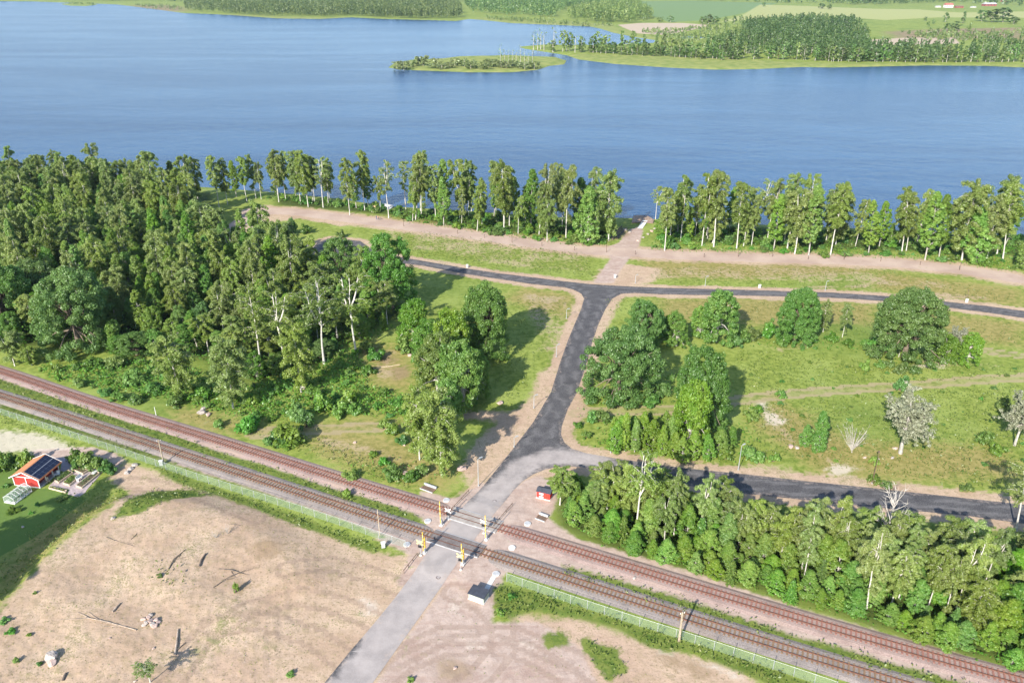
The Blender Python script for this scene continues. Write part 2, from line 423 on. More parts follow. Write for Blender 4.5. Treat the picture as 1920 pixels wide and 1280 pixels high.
Z_GRAVEL = [GP(p) for p in [
    [(695, 1300), (760, 1200), (833, 1098), (872, 1060), (945, 1072), (938, 1110), (925, 1165), (1010, 1165), (1060, 1195), (1090, 1215), (1130, 1300)],
    [(765, 1000), (800, 985), (780, 955), (790, 920), (850, 935), (905, 905), (960, 920), (985, 900), (1010, 890), (1045, 905), (1042, 945), (1030, 972), (1080, 1008), (1300, 1072), (1500, 1140), (1960, 1275), (1960, 1320), (1780, 1320),
     (1500, 1205), (1200, 1112), (1000, 1050), (945, 1075), (868, 1095), (800, 1105), (745, 1095), (770, 1040), (700, 1010)],
    [(0, 690), (60, 712), (200, 758), (400, 818), (640, 890), (800, 940), (830, 965), (760, 975), (640, 925), (480, 868), (330, 825), (200, 782), (60, 735), (0, 715)],
    [(-60, 715), (60, 750), (200, 796), (330, 838), (500, 890), (640, 935), (790, 985), (800, 1040), (640, 972), (440, 905), (330, 870), (200, 828), (-60, 745)],
    [(500, 388), (520, 396), (455, 430), (420, 462), (390, 462), (402, 440), (450, 405), (455, 392)], [(275, 392), (330, 382), (345, 395), (280, 402)],
    [(60, 843), (140, 838), (175, 838), (220, 850), (235, 862), (205, 890), (200, 875), (150, 860), (100, 865), (55, 858)],
    [(1135, 465), (1160, 455), (1180, 430), (1198, 425), (1206, 432), (1200, 455), (1192, 472), (1176, 490), (1164, 505), (1150, 531), (1112, 531), (1130, 505), (1145, 485)],
]]
STRIP_L = [(-60, 694), (0, 712), (100, 742), (200, 778), (262, 798), (325, 813), (387, 838), (437, 859), (504, 875), (571, 899), (640, 920), (710, 940), (785, 968), (785, 980), (700, 958), (640, 939), (571, 916), (504, 890), (437, 872), (387, 856), (325, 833), (262, 816), (200, 797), (100, 763), (0, 729), (-60, 712)]
STRIP_R = [(1055, 1060), (1200, 1099), (1330, 1139), (1356, 1147), (1500, 1192), (1700, 1250), (1860, 1296), (1860, 1320), (1700, 1272), (1500, 1214), (1356, 1170), (1200, 1122), (1062, 1078)]
Z_GRASS2 = [GP(p) for p in [                    # weeds growing over the gravel and sand
    STRIP_L, STRIP_R,
    [(285, 868), (330, 888), (440, 928), (560, 970), (650, 1004), (720, 1026), (700, 1036), (620, 1006), (540, 980), (440, 940), (330, 902)],
    [(930, 1095), (1000, 1112), (1100, 1145), (1200, 1178), (1320, 1215), (1420, 1246), (1580, 1305), (1500, 1300), (1400, 1262), (1300, 1222), (1220, 1215), (1160, 1175), (1080, 1155), (1000, 1142), (955, 1158), (925, 1150)],
    [(280, 922), (360, 918), (395, 932), (330, 948), (260, 975), (215, 985), (230, 965)],
    [(0, 752), (100, 786), (200, 820), (300, 852), (330, 868), (260, 850), (150, 812), (0, 768)],
    [(1020, 1190), (1060, 1185), (1065, 1205), (1030, 1212)],
    [(1085, 1195), (1160, 1215), (1180, 1260), (1140, 1280), (1110, 1240)],
]]
Z_DRY = [GP(p) for p in [
    [(540, 800), (640, 800), (760, 822), (850, 880), (830, 915), (760, 905), (680, 880), (600, 850)],
    [(1240, 560), (1450, 558), (1640, 572), (1640, 605), (1440, 610), (1230, 600)], [(1200, 486), (1420, 488), (1640, 498), (1640, 512), (1400, 522), (1220, 520)],
    [(1640, 505), (1920, 545), (1920, 575), (1750, 558), (1640, 540)], [(1700, 580), (1920, 605), (1920, 650), (1830, 640), (1740, 610)],
    [(420, 790), (520, 800), (500, 815), (410, 808)], [(700, 780), (780, 790), (780, 805), (560, 815), (500, 812)],
    [(685, 645), (765, 655), (775, 735), (700, 722)], [(330, 765), (400, 770), (420, 800), (380, 805), (330, 790)], [(980, 540), (1085, 552), (1070, 600), (1000, 580), (950, 560)],
    [(680, 640), (760, 650), (760, 720), (690, 710)], [(1440, 740), (1600, 830), (1880, 840), (1920, 900), (1700, 900), (1540, 890), (1420, 800)],
    [(720, 405), (1000, 420), (1060, 445), (960, 440), (760, 418)], [(80, 975), (200, 935), (240, 945), (150, 1000), (60, 1080), (0, 1140), (0, 1080)],
    [(1000, 1150), (1100, 1165), (1150, 1210), (1060, 1190)],
]]
Z_LAWN = [GP([(-60, 890), (60, 870), (75, 915), (130, 918), (165, 935), (60, 1010), (-60, 1075)])]
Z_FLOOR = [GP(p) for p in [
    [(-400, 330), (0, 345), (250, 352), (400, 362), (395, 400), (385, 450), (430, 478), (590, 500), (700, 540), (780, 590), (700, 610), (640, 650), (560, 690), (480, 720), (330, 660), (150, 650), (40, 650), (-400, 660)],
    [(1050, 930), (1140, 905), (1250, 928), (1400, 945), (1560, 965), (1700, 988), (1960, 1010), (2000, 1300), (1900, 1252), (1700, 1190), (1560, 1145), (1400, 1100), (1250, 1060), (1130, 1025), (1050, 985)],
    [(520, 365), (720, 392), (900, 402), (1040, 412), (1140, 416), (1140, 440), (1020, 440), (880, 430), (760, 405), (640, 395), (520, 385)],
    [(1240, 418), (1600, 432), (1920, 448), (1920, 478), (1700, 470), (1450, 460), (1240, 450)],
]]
Z_REED = [GP(p) for p in [
    [(1060, 103), (1085, 113), (1150, 121), (1250, 128), (1340, 132), (1420, 131), (1500, 127), (1650, 126), (1740, 124), (1920, 128), (1920, 121), (1740, 119), (1600, 119), (1500, 117), (1400, 112), (1300, 107), (1200, 104), (1100, 101)],
    [(728, 128), (800, 134), (880, 137), (960, 137), (1010, 132), (1064, 120), (1062, 112), (1040, 106), (1000, 106), (930, 104), (850, 106), (775, 112), (740, 118)],
    [(345, 26), (440, 31), (600, 37), (660, 34), (660, 32), (600, 33), (440, 27)],
    [(880, 37), (1010, 47), (1105, 51), (1150, 62), (1230, 76), (1240, 72), (1180, 60), (1150, 48), (1080, 40), (960, 36), (900, 33)],
]]
Z_TILL = [GP([(1158, 47), (1200, 43.5), (1280, 43.5), (1325, 47), (1322, 51), (1290, 58), (1245, 66), (1195, 63), (1175, 55)]),
          GP([(1628, 75), (1700, 71), (1790, 71), (1800, 82), (1700, 85), (1640, 85)])]
Z_CROP = [GP([(1195, 3), (1300, 2), (1460, 6), (1420, 16), (1395, 25), (1330, 38), (1255, 42), (1222, 30), (1205, 12)])]
Z_HAY = [GP([(1425, 9), (1520, 12), (1640, 17), (1720, 18), (1800, 24), (1920, 22), (2100, 22), (2100, 36), (1920, 34), (1760, 33), (1660, 38), (1540, 30), (1440, 34), (1350, 42), (1395, 27)]),
         GP([(960, 6), (1010, 5), (1010, 10), (975, 13)])]
Z_HEATH = [GP([(1660, 60), (1760, 55), (1920, 52), (1920, 75), (1830, 72), (1740, 78), (1690, 75)]), GP([(255, 18), (345, 22), (345, 14), (290, 9), (250, 10)])]
Z_PALE = [GP([(-60, 805), (20, 806), (75, 812), (130, 832), (140, 842), (80, 846), (0, 850), (-60, 856)]),
          GP([(1415, 752), (1445, 752), (1440, 770), (1480, 790), (1470, 800), (1440, 792), (1425, 770)]), GP([(1552, 880), (1572, 868), (1600, 878), (1590, 887), (1562, 888)]),
          GP([(845, 1130), (865, 1132), (862, 1148), (845, 1145)]), GP([(870, 1200), (905, 1200), (912, 1220), (880, 1225)]), GP([(950, 1198), (985, 1200), (1000, 1212), (960, 1208)]),
          GP([(675, 1120), (705, 1125), (710, 1145), (690, 1150)]), GP([(1225, 1205), (1265, 1208), (1270, 1222), (1232, 1222)]), GP([(1300, 1232), (1380, 1262), (1395, 1275), (1330, 1252)]),
          GP([(1710, 682), (1770, 684), (1770, 690), (1705, 688)])]
Z_MUD_SHADE = [GP([(812, 1242), (850, 1232), (885, 1246), (892, 1262), (860, 1280), (828, 1270)]), GP([(465, 1035), (500, 1020), (535, 1030), (520, 1055), (480, 1058)]),
         GP([(1222, 1222), (1266, 1222), (1280, 1236), (1300, 1240), (1350, 1262), (1330, 1272), (1240, 1240)]), GP([(430, 1100), (462, 1092), (478, 1108), (445, 1118)]), GP([(700, 672), (728, 664), (745, 676), (715, 684)]), GP([(735, 690), (765, 684), (768, 705), (742, 712)]),  # first outline here: shadow under the bank's overhang, painted as brown ground
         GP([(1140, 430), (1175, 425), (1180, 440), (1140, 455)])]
TRACK_LINES = [GP([(1375, 752), (1430, 744), (1520, 735), (1640, 727), (1740, 720), (1850, 711), (1920, 708), (2050, 706)]),
               GP([(1085, 775), (1160, 769), (1260, 768)]), GP([(480, 812), (560, 808), (640, 803), (720, 799)]), GP([(1830, 654), (1880, 662), (1920, 668)])]

RUTS = [GP(q) for q in [[(700, 1290), (760, 1240), (830, 1212), (910, 1203), (990, 1222), (1060, 1262), (1090, 1310)], [(850, 1300), (905, 1262), (945, 1215), (940, 1165), (905, 1130), (850, 1110)], [(740, 1235), (830, 1190), (960, 1190), (1080, 1240), (1180, 1300)],
    [(705, 1165), (640, 1135), (560, 1125), (470, 1150), (380, 1205), (320, 1300)], [(650, 1240), (590, 1195), (500, 1175), (400, 1180)], [(745, 1100), (690, 1075), (620, 1060), (540, 1075)], [(240, 905), (300, 912), (380, 935), (480, 975)]]]
def ground_mesh():
    rows = []; y = 34.0
    while y < 3300: rows.append(y); y += max(.42, y * .0062)
    while y < 11000: rows.append(y); y *= 1.06
    rows = np.array([-60, -20, 0, 15, 25] + rows)
    tt = np.concatenate([np.linspace(-3.4, -1.05, 30, endpoint=False), np.linspace(-1.05, 1.05, 520), np.linspace(1.05, 3.4, 31)[1:]])
    YY = np.repeat(rows[:, None], len(tt), 1); XX = tt[None, :] * (np.maximum(YY, 20) + 34) * .72
    X, Y = XX.ravel(), YY.ravel()
    land = land_sdf(X, Y); Z = terr(X, Y, land)
    nr, nc = XX.shape
    i = np.arange(nr * nc).reshape(nr, nc)
    Q = np.stack([i[:-1, :-1], i[:-1, 1:], i[1:, 1:], i[1:, :-1]], -1).reshape(-1, 4)
    def zone(polys, w, dil=0.0):
        a = np.full(X.shape, -1.0)
        for p in polys:
            cy = float(np.mean(p[:, 1])); ww = w * max(1.0, cy / 250.0)
            a = np.maximum(a, np.clip((sdf(p, X, Y, ww * 1.2 + dil) + dil) / ww, -1, 1))
        return a
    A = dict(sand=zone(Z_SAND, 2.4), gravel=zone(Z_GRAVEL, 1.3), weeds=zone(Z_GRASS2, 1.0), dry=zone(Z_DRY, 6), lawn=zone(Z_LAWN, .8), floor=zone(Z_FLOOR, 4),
             reed=zone(Z_REED, 2.5), till=zone(Z_TILL, 2), crop=zone(Z_CROP, 2), hay=zone(Z_HAY, 2), heath=zone(Z_HEATH, 6), pale=zone(Z_PALE, 1.6), mud_shade=zone(Z_MUD_SHADE, 1.8))
    rs = sdf(ROAD_G, X, Y, 6)
    A['sand'] = np.maximum(A['sand'], zone(Z_SOFT, 3.5) * .62 - .34)
    A['sand'] = np.maximum(A['sand'], zone(Z_PATCHY, 4) * .68 - .82)
    A['sand'] = np.maximum(A['sand'], np.clip((rs + 1.9) / 1.8, -1, 1))
    ln = line_d(GP(LANE), X, Y, 14)
    A['lane'] = np.clip((3.6 - ln) / 1.6, -1, 1)
    A['sand'] = np.maximum(A['sand'], np.clip((6.0 - ln) / 3.5, -1, 1) * .9)
    tr = np.full(X.shape, -1.0)
    for L in TRACK_LINES:
        d = line_d(L, X, Y, 6); tr = np.maximum(tr, np.clip(1.0 - np.abs(d - .75) / .7, -1, 1))
    A['wheel'] = tr
    ru = np.full(X.shape, -1.0)
    for L in RUTS:
        d = line_d(L, X, Y, 5); ru = np.maximum(ru, np.clip(1.0 - np.abs(d - .8) / .42, -1, 1))
    A['rut'] = ru
    A['wet'] = np.clip(land / 3.0, -1, 1)
    return mesh_np('ground', np.stack([X, Y, Z], 1), Q, ground_mat(), A, True)

def ground_mat():
    t = NT('ground')
    p = t.pos()
    n_big = t.noise(.018, 4, p); n_mid = t.noise(.11, 5, p); n_small = t.noise(.75, 5, p, .65); n_fine = t.noise(4.5, 4, p, .7)
    pert = t.math('ADD', t.math('MULTIPLY', t.math('SUBTRACT', n_mid, .5), 1.5), t.math('MULTIPLY', t.math('SUBTRACT', n_small, .5), 2.0))
    pert2 = t.math('ADD', t.math('MULTIPLY', t.math('SUBTRACT', n_small, .5), 1.2), t.math('MULTIPLY', t.math('SUBTRACT', n_fine, .5), .8))
    def m(name, k=1.0, soft=.35, pp=None, off=0.0):
        return t.mapr(t.math('ADD', t.attr(name), t.math('MULTIPLY_ADD', pp or pert, k, off)), -soft, soft)
    g1 = t.mix(t.mapr(n_small, .3, .7), (.125, .175, .03), (.245, .285, .058))
    g2 = t.mix(t.mapr(n_fine, .3, .75), (.19, .245, .05), (.335, .375, .105))
    col = t.mix(t.mapr(t.math('ADD', n_mid, t.math('MULTIPLY', t.math('SUBTRACT', n_small, .5), .6)), .38, .68), g1, g2)
    col = t.mix(t.math('MULTIPLY', t.mapr(n_big, .5, .68), .5), col, (.10, .17, .035))
    dry = t.mix(t.mapr(n_small, .3, .7), (.19, .165, .05), (.34, .26, .105))
    col = t.mix(t.math('MULTIPLY', m('dry', 1.0, .6), .8), col, dry)
    col = t.mix(m('lawn', .15, .2), col, t.mix(n_small, (.085, .15, .03), (.13, .19, .045)))
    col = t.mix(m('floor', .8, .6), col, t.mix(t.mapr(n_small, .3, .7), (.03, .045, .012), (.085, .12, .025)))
    col = t.mix(m('heath', 1.2, .6), col, t.mix(t.mapr(n_mid, .3, .7), (.17, .15, .06), (.30, .22, .14)))
    col = t.mix(m('reed', .5, .4), col, t.mix(t.mapr(n_mid, .3, .7), (.16, .21, .05), (.28, .29, .09)))
    col = t.mix(m('crop', .1, .2), col, t.mix(n_mid, (.14, .21, .08), (.17, .24, .09)))
    wv = t.n('TexWave', wave_type='BANDS', bands_direction='X'); wv.inputs['Scale'].default_value = .035; wv.inputs['Distortion'].default_value = 1.5
    t.link(t.pos((1, .25, 1), .5), wv.inputs['Vector'])
    col = t.mix(m('hay', .1, .2), col, t.mix(wv.outputs['Fac'], (.29, .31, .11), (.37, .37, .15)))
    col = t.mix(m('till', .25, .2), col, t.mix(n_mid, (.40, .32, .22), (.46, .37, .27)))
    # bare ground
    sand = t.mix(t.mapr(n_mid, .3, .7), (.385, .27, .185), (.525, .39, .275))
    sand = t.mix(t.math('MULTIPLY', t.mapr(n_big, .45, .62), .5), sand, (.45, .315, .235))
    sand = t.mix(t.math('MULTIPLY', t.mapr(n_small, .46, .66), .6), sand, (.31, .235, .14))
    stk = t.noise(.9, 4, t.pos((.25, 1.6, 1), .62), .65, .6)
    sand = t.mix(t.math('MULTIPLY', t.mapr(stk, .5, .7), .45), sand, (.30, .215, .145))
    fleck = t.noise(2.6, 5, p, .75)
    sand = t.mix(t.math('MULTIPLY', t.mapr(fleck, .55, .64), .85), sand, (.21, .165, .095))
    sand = t.mix(t.math('MULTIPLY', t.mapr(fleck, .40, .33), .5), sand, (.58, .49, .39))
    tuft = t.mapr(t.math('ADD', n_fine, t.math('MULTIPLY', n_mid, .7)), .93, 1.06)
    sand = t.mix(t.math('MULTIPLY', tuft, .85), sand, (.20, .185, .075))
    col = t.mix(m('sand', .95, .35), col, sand)
    grav = t.mix(t.mapr(n_small, .3, .7), (.34, .25, .20), (.46, .355, .29))
    grav = t.mix(t.math('MULTIPLY', t.mapr(n_fine, .35, .75), .35), grav, (.5, .41, .36))
    grav = t.mix(t.math('MULTIPLY', t.mapr(n_mid, .5, .75), .45), grav, (.30, .19, .145))
    tyre = t.noise(.35, 5, t.pos((.3, 1.5, 1), -.55), .6, 1.2)
    grav = t.mix(t.math('MULTIPLY', t.mapr(tyre, .5, .68), .45), grav, (.30, .20, .16))
    grav = t.mix(t.math('MULTIPLY', t.mapr(tyre, .42, .3), .35), grav, (.50, .39, .32))
    grav = t.mix(t.math('MULTIPLY', t.mapr(fleck, .60, .68), .5), grav, (.24, .17, .12))
    grav = t.mix(t.math('MULTIPLY', t.mapr(fleck, .40, .32), .5), grav, (.58, .48, .42))
    col = t.mix(m('gravel', .55, .35), col, grav)
    col = t.mix(t.math('MULTIPLY', m('mud_shade', 1.2, .6), .7), col, t.mix(n_small, (.19, .13, .075), (.32, .23, .14)))
    col = t.mix(t.math('MULTIPLY', m('pale', 1.5, .6, None, -.15), .75), col, t.mix(n_small, (.50, .42, .34), (.62, .54, .45)))
    col = t.mix(m('lane', .35, .4), col, t.mix(t.mapr(n_mid, .3, .7), (.37, .27, .215), (.47, .36, .285)))
    col = t.mix(t.math('MULTIPLY', m('rut', .9, .5), .42), col, (.25, .175, .13))
    col = t.mix(m('weeds', 1.5, .5, None, .1), col, t.mix(t.mapr(n_small, .3, .7), (.07, .12, .02), (.17, .20, .045)))
    col = t.mix(t.math('MULTIPLY', m('wheel', .5, .5), .8), col, (.34, .27, .16))
    col = t.mix(t.mapr(t.attr('wet'), .25, -.2), col, (.06, .055, .03))
    h = t.math('ADD', t.math('MULTIPLY', n_fine, .35), n_small)
    t.bsdf(col, .95, t.bump(h, .6, .16), .12)
    return t.m
go = ob('ground', ground_mesh()); go['kind'] = 'structure'

# ------------------------------------------------------------------ the lake
def water_mat():
    t = NT('lake_water')
    ps = t.pos((1, 1.6, 1), .35)
    rip = t.noise(.55, 4, ps, .6); swell = t.noise(.09, 3, ps)
    bands = t.noise(.0045, 4, t.pos((.5, 2.2, 1), .12), .6, 1.0)
    fine = t.noise(.03, 5, t.pos((.4, 2.0, 1), .2), .65)
    h = t.math('ADD', rip, t.math('MULTIPLY', swell, 1.5))
    st = t.mapr(t.math('ADD', bands, t.math('MULTIPLY', t.math('SUBTRACT', fine, .5), .35)), .35, .68)
    b = t.bsdf(t.mix(st, (.010, .044, .118), (.015, .064, .155)), .16, t.bump(h, .34, .8), .5)
    t.set(b.inputs['Roughness'], t.mapr(st, 0, 1, .26, .235, 'LINEAR'))
    b.inputs['IOR'].default_value = 1.33; b.inputs['Specular Tint'].default_value = (.29, .54, .90, 1)
    return t.m
xs = np.array([-9000, -3000, -1200, -500, 0, 500, 1200, 3000, 9000.]); ys = np.array([180, 400, 900, 1800, 3500, 9000.])
V = [(x, y, ZW) for y in ys for x in xs]; Q = [(j * 9 + i, j * 9 + i + 1, j * 9 + i + 10, j * 9 + i + 9) for j in range(5) for i in range(8)]
ob('lake_water', mesh_np('lake_water', V, Q, water_mat()))['kind'] = 'structure'
# ------------------------------------------------------------------ foliage and bark
L_BIRCH = leafmat('birch_leaves', (.13, .195, .038), (.24, .315, .07), (.37, .43, .14), .5, .02, .2)
L_BROAD = leafmat('broad_leaves', (.088, .175, .028), (.195, .325, .05), (.32, .425, .09), .5, .035, .22)
L_OAK = leafmat('oak_leaves', (.058, .132, .03), (.132, .248, .05), (.215, .335, .085), .48, .022, .1)
L_SPRUCE = leafmat('spruce_needles', (.05, .105, .024), (.11, .19, .038), (.2, .27, .06), .25, .03, .25)
L_GREY = leafmat('lichen_leaves', (.14, .15, .095), (.22, .23, .15), (.32, .32, .23), .2, .01, .1)
L_SHRUB = leafmat('shrub_leaves', (.065, .135, .026), (.145, .245, .044), (.235, .33, .075), .42, .05, .3)
L_WEED = leafmat('weed_leaves', (.08, .125, .022), (.17, .21, .04), (.29, .28, .09), .35, .02, .1)
L_WILLOW = leafmat('willow_leaves', (.14, .185, .075), (.22, .265, .11), (.31, .355, .16), .4, .02, .15)
L_FAR = leafmat('far_leaves', (.085, .14, .042), (.165, .235, .07), (.27, .33, .115), .42, .04, .3)
B_BIRCH = birchbark()
B_DARK = plain('dark_bark', (.16, .125, .095), .9, .3, 2)
B_GREY = plain('grey_bark', (.40, .37, .33), .9, .25, 2)

def limb(mb, p0, d, L, r, rng, n=5, sag=0.0, segs=3, up=0.0):
    pts = [np.array(p0, float)]; d = norm(np.array(d, float))
    for i in range(segs):
        d = norm(d + rng.normal(size=3) * .12 + np.array([0, 0, up - sag * i]))
        pts.append(pts[-1] + d * L / segs)
    mb.path(pts, [r * (1 - .75 * i / segs) for i in range(segs + 1)], n, cap=False)
    return pts

PROTO = {}
def proto(key, kind, trunk, bark, crown, leaf, h, w):
    V, Q, t = crown
    PROTO.setdefault(kind, []).append(dict(trunk=trunk.mesh(kind + '_trunk', bark), crown=mesh_np(kind + '_crown', V, Q, leaf, {'tint': t}) if V is not None else None, h=h, w=w))

def make_birch(seed, h=19.0, wid=2.3, bare=.40, nb=40, per=95, leaf=.16, fork=False, droop=.25, sparse=1.0, rscale=1.0):
    rng = np.random.default_rng(seed); mb = MB()
    k = 9; sway = np.cumsum(rng.normal(size=(k, 2)) * .13, 0) * np.linspace(0, 1, k)[:, None]
    zs = np.linspace(0, h * .97, k); pts = np.column_stack([sway, zs])
    rads = np.interp(zs, [0, h * .1, h], [.19, .145, .03]) * rscale
    mb.path(pts, rads, 7)
    leaders = [(pts, 0)]
    if fork:
        for q in range(2):
            i0 = 4 + q; a = rng.uniform(0, 6.28)
            lp = [pts[i0]]; d = np.array([math.cos(a) * .42, math.sin(a) * .42, 1.0])
            for j in range(4):
                lp.append(lp[-1] + norm(d) * (h - pts[i0][2]) * .23); d[:2] *= .6; d += rng.normal(size=3) * .05
            mb.path(lp, np.linspace(.15, .04, 5) * rscale, 6); leaders.append((np.array(lp), i0))
    C, Rr = [], []
    ga = rng.uniform(0, 6.28)
    for i in range(nb):
        u = (i + rng.uniform(0, .8)) / nb
        lp, _ = leaders[i % len(leaders)]
        z = h * (bare + (1 - bare) * u * .97)
        z = min(max(z, lp[0][2] + .3), lp[-1][2] - .05)
        c = np.array([np.interp(z, lp[:, 2], lp[:, 0]), np.interp(z, lp[:, 2], lp[:, 1]), z])
        prof = (math.sin(math.pi * min(1, .08 + .79 * u ** 1.1)) ** .6) + .08
        L = wid * prof * rng.uniform(.75, 1.2)
        ga += 2.4 + rng.normal() * .3
        el = rng.uniform(.45, 1.0) * (1 if u < .85 else 1.25)
        d = np.array([math.cos(ga) * math.cos(el), math.sin(ga) * math.cos(el), math.sin(el)])
        bp = limb(mb, c, d, L * 1.25, .055 * rscale, rng, 4, sag=droop, segs=4)
        for q in (.35, .62, .85, 1.05):
            x = q * 4; j = min(int(x), 3); b = bp[j] + (bp[j + 1] - bp[j]) * (x - j)
            C.append(b + np.array([0, 0, -.25 * q])); Rr.append(rng.uniform(.36, .72) * (1.05 - .2 * u))
    p, d, t = blobs_to_leaves(C, Rr, per * sparse, leaf, rng, flat=1.15)
    p[:, 2] -= .3 * rng.uniform(0, 1, len(p)) ** 2
    V, Q, t = leaf_quads(p, d, leaf, t, rng)
    return mb, (V, Q, t)

def make_leafy(seed, h=11.0, wid=2.6, base=.08, nblob=240, per=90, leaf=.155, conic=.55, trunk_r=.16, top=.1):
    """dense bright young broadleaf: ragged egg of leaf clumps right down to near the ground"""
    rng = np.random.default_rng(seed); mb = MB()
    k = 6; sway = np.cumsum(rng.normal(size=(k, 2)) * .1, 0); zs = np.linspace(0, h * .93, k)
    mb.path(np.column_stack([sway, zs]), np.interp(zs, [0, h], [trunk_r, .03]), 6)
    C, Rr = [], []
    lob = rng.uniform(.5, 1.35, 7); pa = rng.uniform(0, 6.28)
    for i in range(nblob):
        u = ((i + rng.uniform(0, 1)) / nblob) ** .95
        z = h * (base + (1 - base - .03) * u)
        prof = ((1 - u) / .72) ** conic if u > .28 else .6 + .4 * u / .28
        a = rng.uniform(0, 6.28)
        r = wid * max(prof, .12) * rng.uniform(.3, 1.1) ** .5 * lob[int((a + pa + u * 2.5) / 6.2832 * 7) % 7]
        C.append((math.cos(a) * r + np.interp(z, zs, sway[:, 0]), math.sin(a) * r + np.interp(z, zs, sway[:, 1]), z)); Rr.append(rng.uniform(.22, .7) * (wid / 2.6) ** .5)
    for i in range(0, nblob, 9):
        c = np.array(C[i]); z0 = max(c[2] - np.hypot(c[0], c[1]) * .7, .4)
        mb.path([(np.interp(z0, zs, sway[:, 0]), np.interp(z0, zs, sway[:, 1]), z0), c * .6 + np.array([0, 0, z0]) * .4 + np.array([0, 0, .1]), c], [.06, .04, .015], 4, cap=False)
    C = np.array(C); p, d, t = blobs_to_leaves(C, Rr, per, leaf, rng, flat=.85)
    out = norm(np.column_stack([p[:, 0], p[:, 1], (p[:, 2] - h * .35) * .5]))
    V, Q, t = leaf_quads(p, norm(d + out * .5), leaf, t, rng, wr=.6)
    return mb, (V, Q, t)

def make_oak(seed, h=16.0, wid=7.0, nblob=280, per=190, leaf=.175, low=.04, clump=1.05, branchy=.0):
    """old broad crown: lumpy dome on a short heavy trunk"""
    rng = np.random.default_rng(seed); mb = MB()
    tr = .2 * wid ** .5
    mb.path([(0, 0, 0), (.1, 0, h * .12), (.15, .1, h * .28), (.1, .2, h * .5)], [tr * 1.3, tr, tr * .85, tr * .4], 9)
    C, Rr = [], []
    bump_ = rng.normal(size=(16, 3)); bump_ = norm(bump_); amp = rng.uniform(-.34, .24, 16)
    for i in range(nblob):
        d = norm(rng.normal(size=3)); d[2] = abs(d[2]) if rng.uniform() < .68 else -abs(d[2]) * .7
        d = norm(d)
        k = 1 + float(np.sum(amp * np.exp(-((1 - bump_ @ d) / .16))))
        r = rng.uniform(.80, 1.0) * k if rng.uniform() < .8 else rng.uniform(.4, .8)
        hr_ = math.hypot(d[0], d[1])
        if d[2] < .25: k2 = (.93 + .1 * rng.normal()) / max(hr_, .3); d[0] *= k2; d[1] *= k2
        c = np.array([d[0] * wid * r, d[1] * wid * r, h * (.40 + .52 * d[2] * r)])
        if c[2] < h * low: c[2] = h * (low + rng.uniform(0, .08))
        C.append(c); Rr.append(rng.uniform(.7, 1.15) * clump)
    for i in range(0, nblob, 6):
        c = np.array(C[i]); s = np.array([.1, .1, h * rng.uniform(.2, .4)])
        mid = s * .45 + c * .55 + np.array([0, 0, .6])
        mb.path([s, mid, c * 1.02], [tr * .42, tr * .2, .04], 5, cap=False)
    p, d, t = blobs_to_leaves(np.array(C), Rr, per, leaf, rng, flat=.75, shell=.4)
    V, Q, t = leaf_quads(p, d, leaf, t, rng, .9, .5, .6)
    return mb, (V, Q, t)

def make_spruce(seed, h=6.0, wid=1.7, tiers=13):
    rng = np.random.default_rng(seed); mb = MB(); mb.path([(0, 0, 0), (0, 0, h)], [.12, .02], 5)
    Ps, Ds, T = [], [], []
    for i in range(tiers):
        u = i / tiers; z = h * (.06 + .9 * u); L = wid * (1 - u) ** .85 + .12
        nb = int(10 - 5 * u)
        for b in range(nb):
            a = 6.283 * b / nb + i * .7 + rng.normal() * .15; tb = rng.uniform()
            L2 = L * rng.uniform(.75, 1.15)
            q = rng.uniform(.15, 1, int(34 * (L2 / wid) + 10)); r = q * L2
            Ps.append(np.column_stack([np.cos(a) * r + rng.normal(size=len(q)) * .13 * (1.2 - q), np.sin(a) * r + rng.normal(size=len(q)) * .13 * (1.2 - q), z - .22 * r + rng.normal(size=len(q)) * .05]))
            Ds.append(np.tile([math.cos(a) * .3, math.sin(a) * .3, 1], (len(q), 1))); T.append(np.clip(.3 * tb + .5 * q + .2 * rng.uniform(0, 1, len(q)), 0, 1))
    p, d, t = np.vstack(Ps), np.vstack(Ds), np.concatenate(T)
    V, Q, t = leaf_quads(p, d, .19, t, rng, .8, .3, .45)
    return mb, (V, Q, t)

def make_dead(seed, h=9.0, wid=3.0, nb=26, r=.16, fan=False, leaves=0, leaf=.22, up=.7):
    """bare or lichen-grey tree: forked limbs and fine twigs"""
    rng = np.random.default_rng(seed); mb = MB(); C, Rr = [], []
    st = h * (.05 if fan else .3)
    mb.path([(0, 0, 0), (.05, .03, st * .5), (.08, 0, st), (.1, .05, h * .9)], [r * 1.2, r, r * .8, .02], 6)
    for i in range(nb):
        z = rng.uniform(st, h * .85) if not fan else rng.uniform(.1, st + .5)
        a = rng.uniform(0, 6.28); L = wid * rng.uniform(.7, 1.1) * (1.15 - .5 * z / h)
        e = up + rng.normal() * .15
        d = (math.cos(a) * math.cos(e), math.sin(a) * math.cos(e), math.sin(e))
        bp = limb(mb, (.08, .02, z), d, L * (h * .8 / wid if fan else 1), r * .38, rng, 4, segs=4, sag=-.03)
        for q in range(9):
            j = rng.integers(1, 5); s = bp[j]; dd = norm(np.array(d) + rng.normal(size=3) * .75)
            tw = limb(mb, s, dd, L * rng.uniform(.2, .45), r * .15, rng, 3, segs=2)
            C.append(tw[-1]); Rr.append(rng.uniform(.25, .5)); C.append(tw[1]); Rr.append(.3)
    if not leaves: return mb, (None, None, None)
    p, d, t = blobs_to_leaves(np.array(C), Rr, leaves, leaf, rng)
    V, Q, t = leaf_quads(p, d, leaf, t, rng)
    return mb, (V, Q, t)

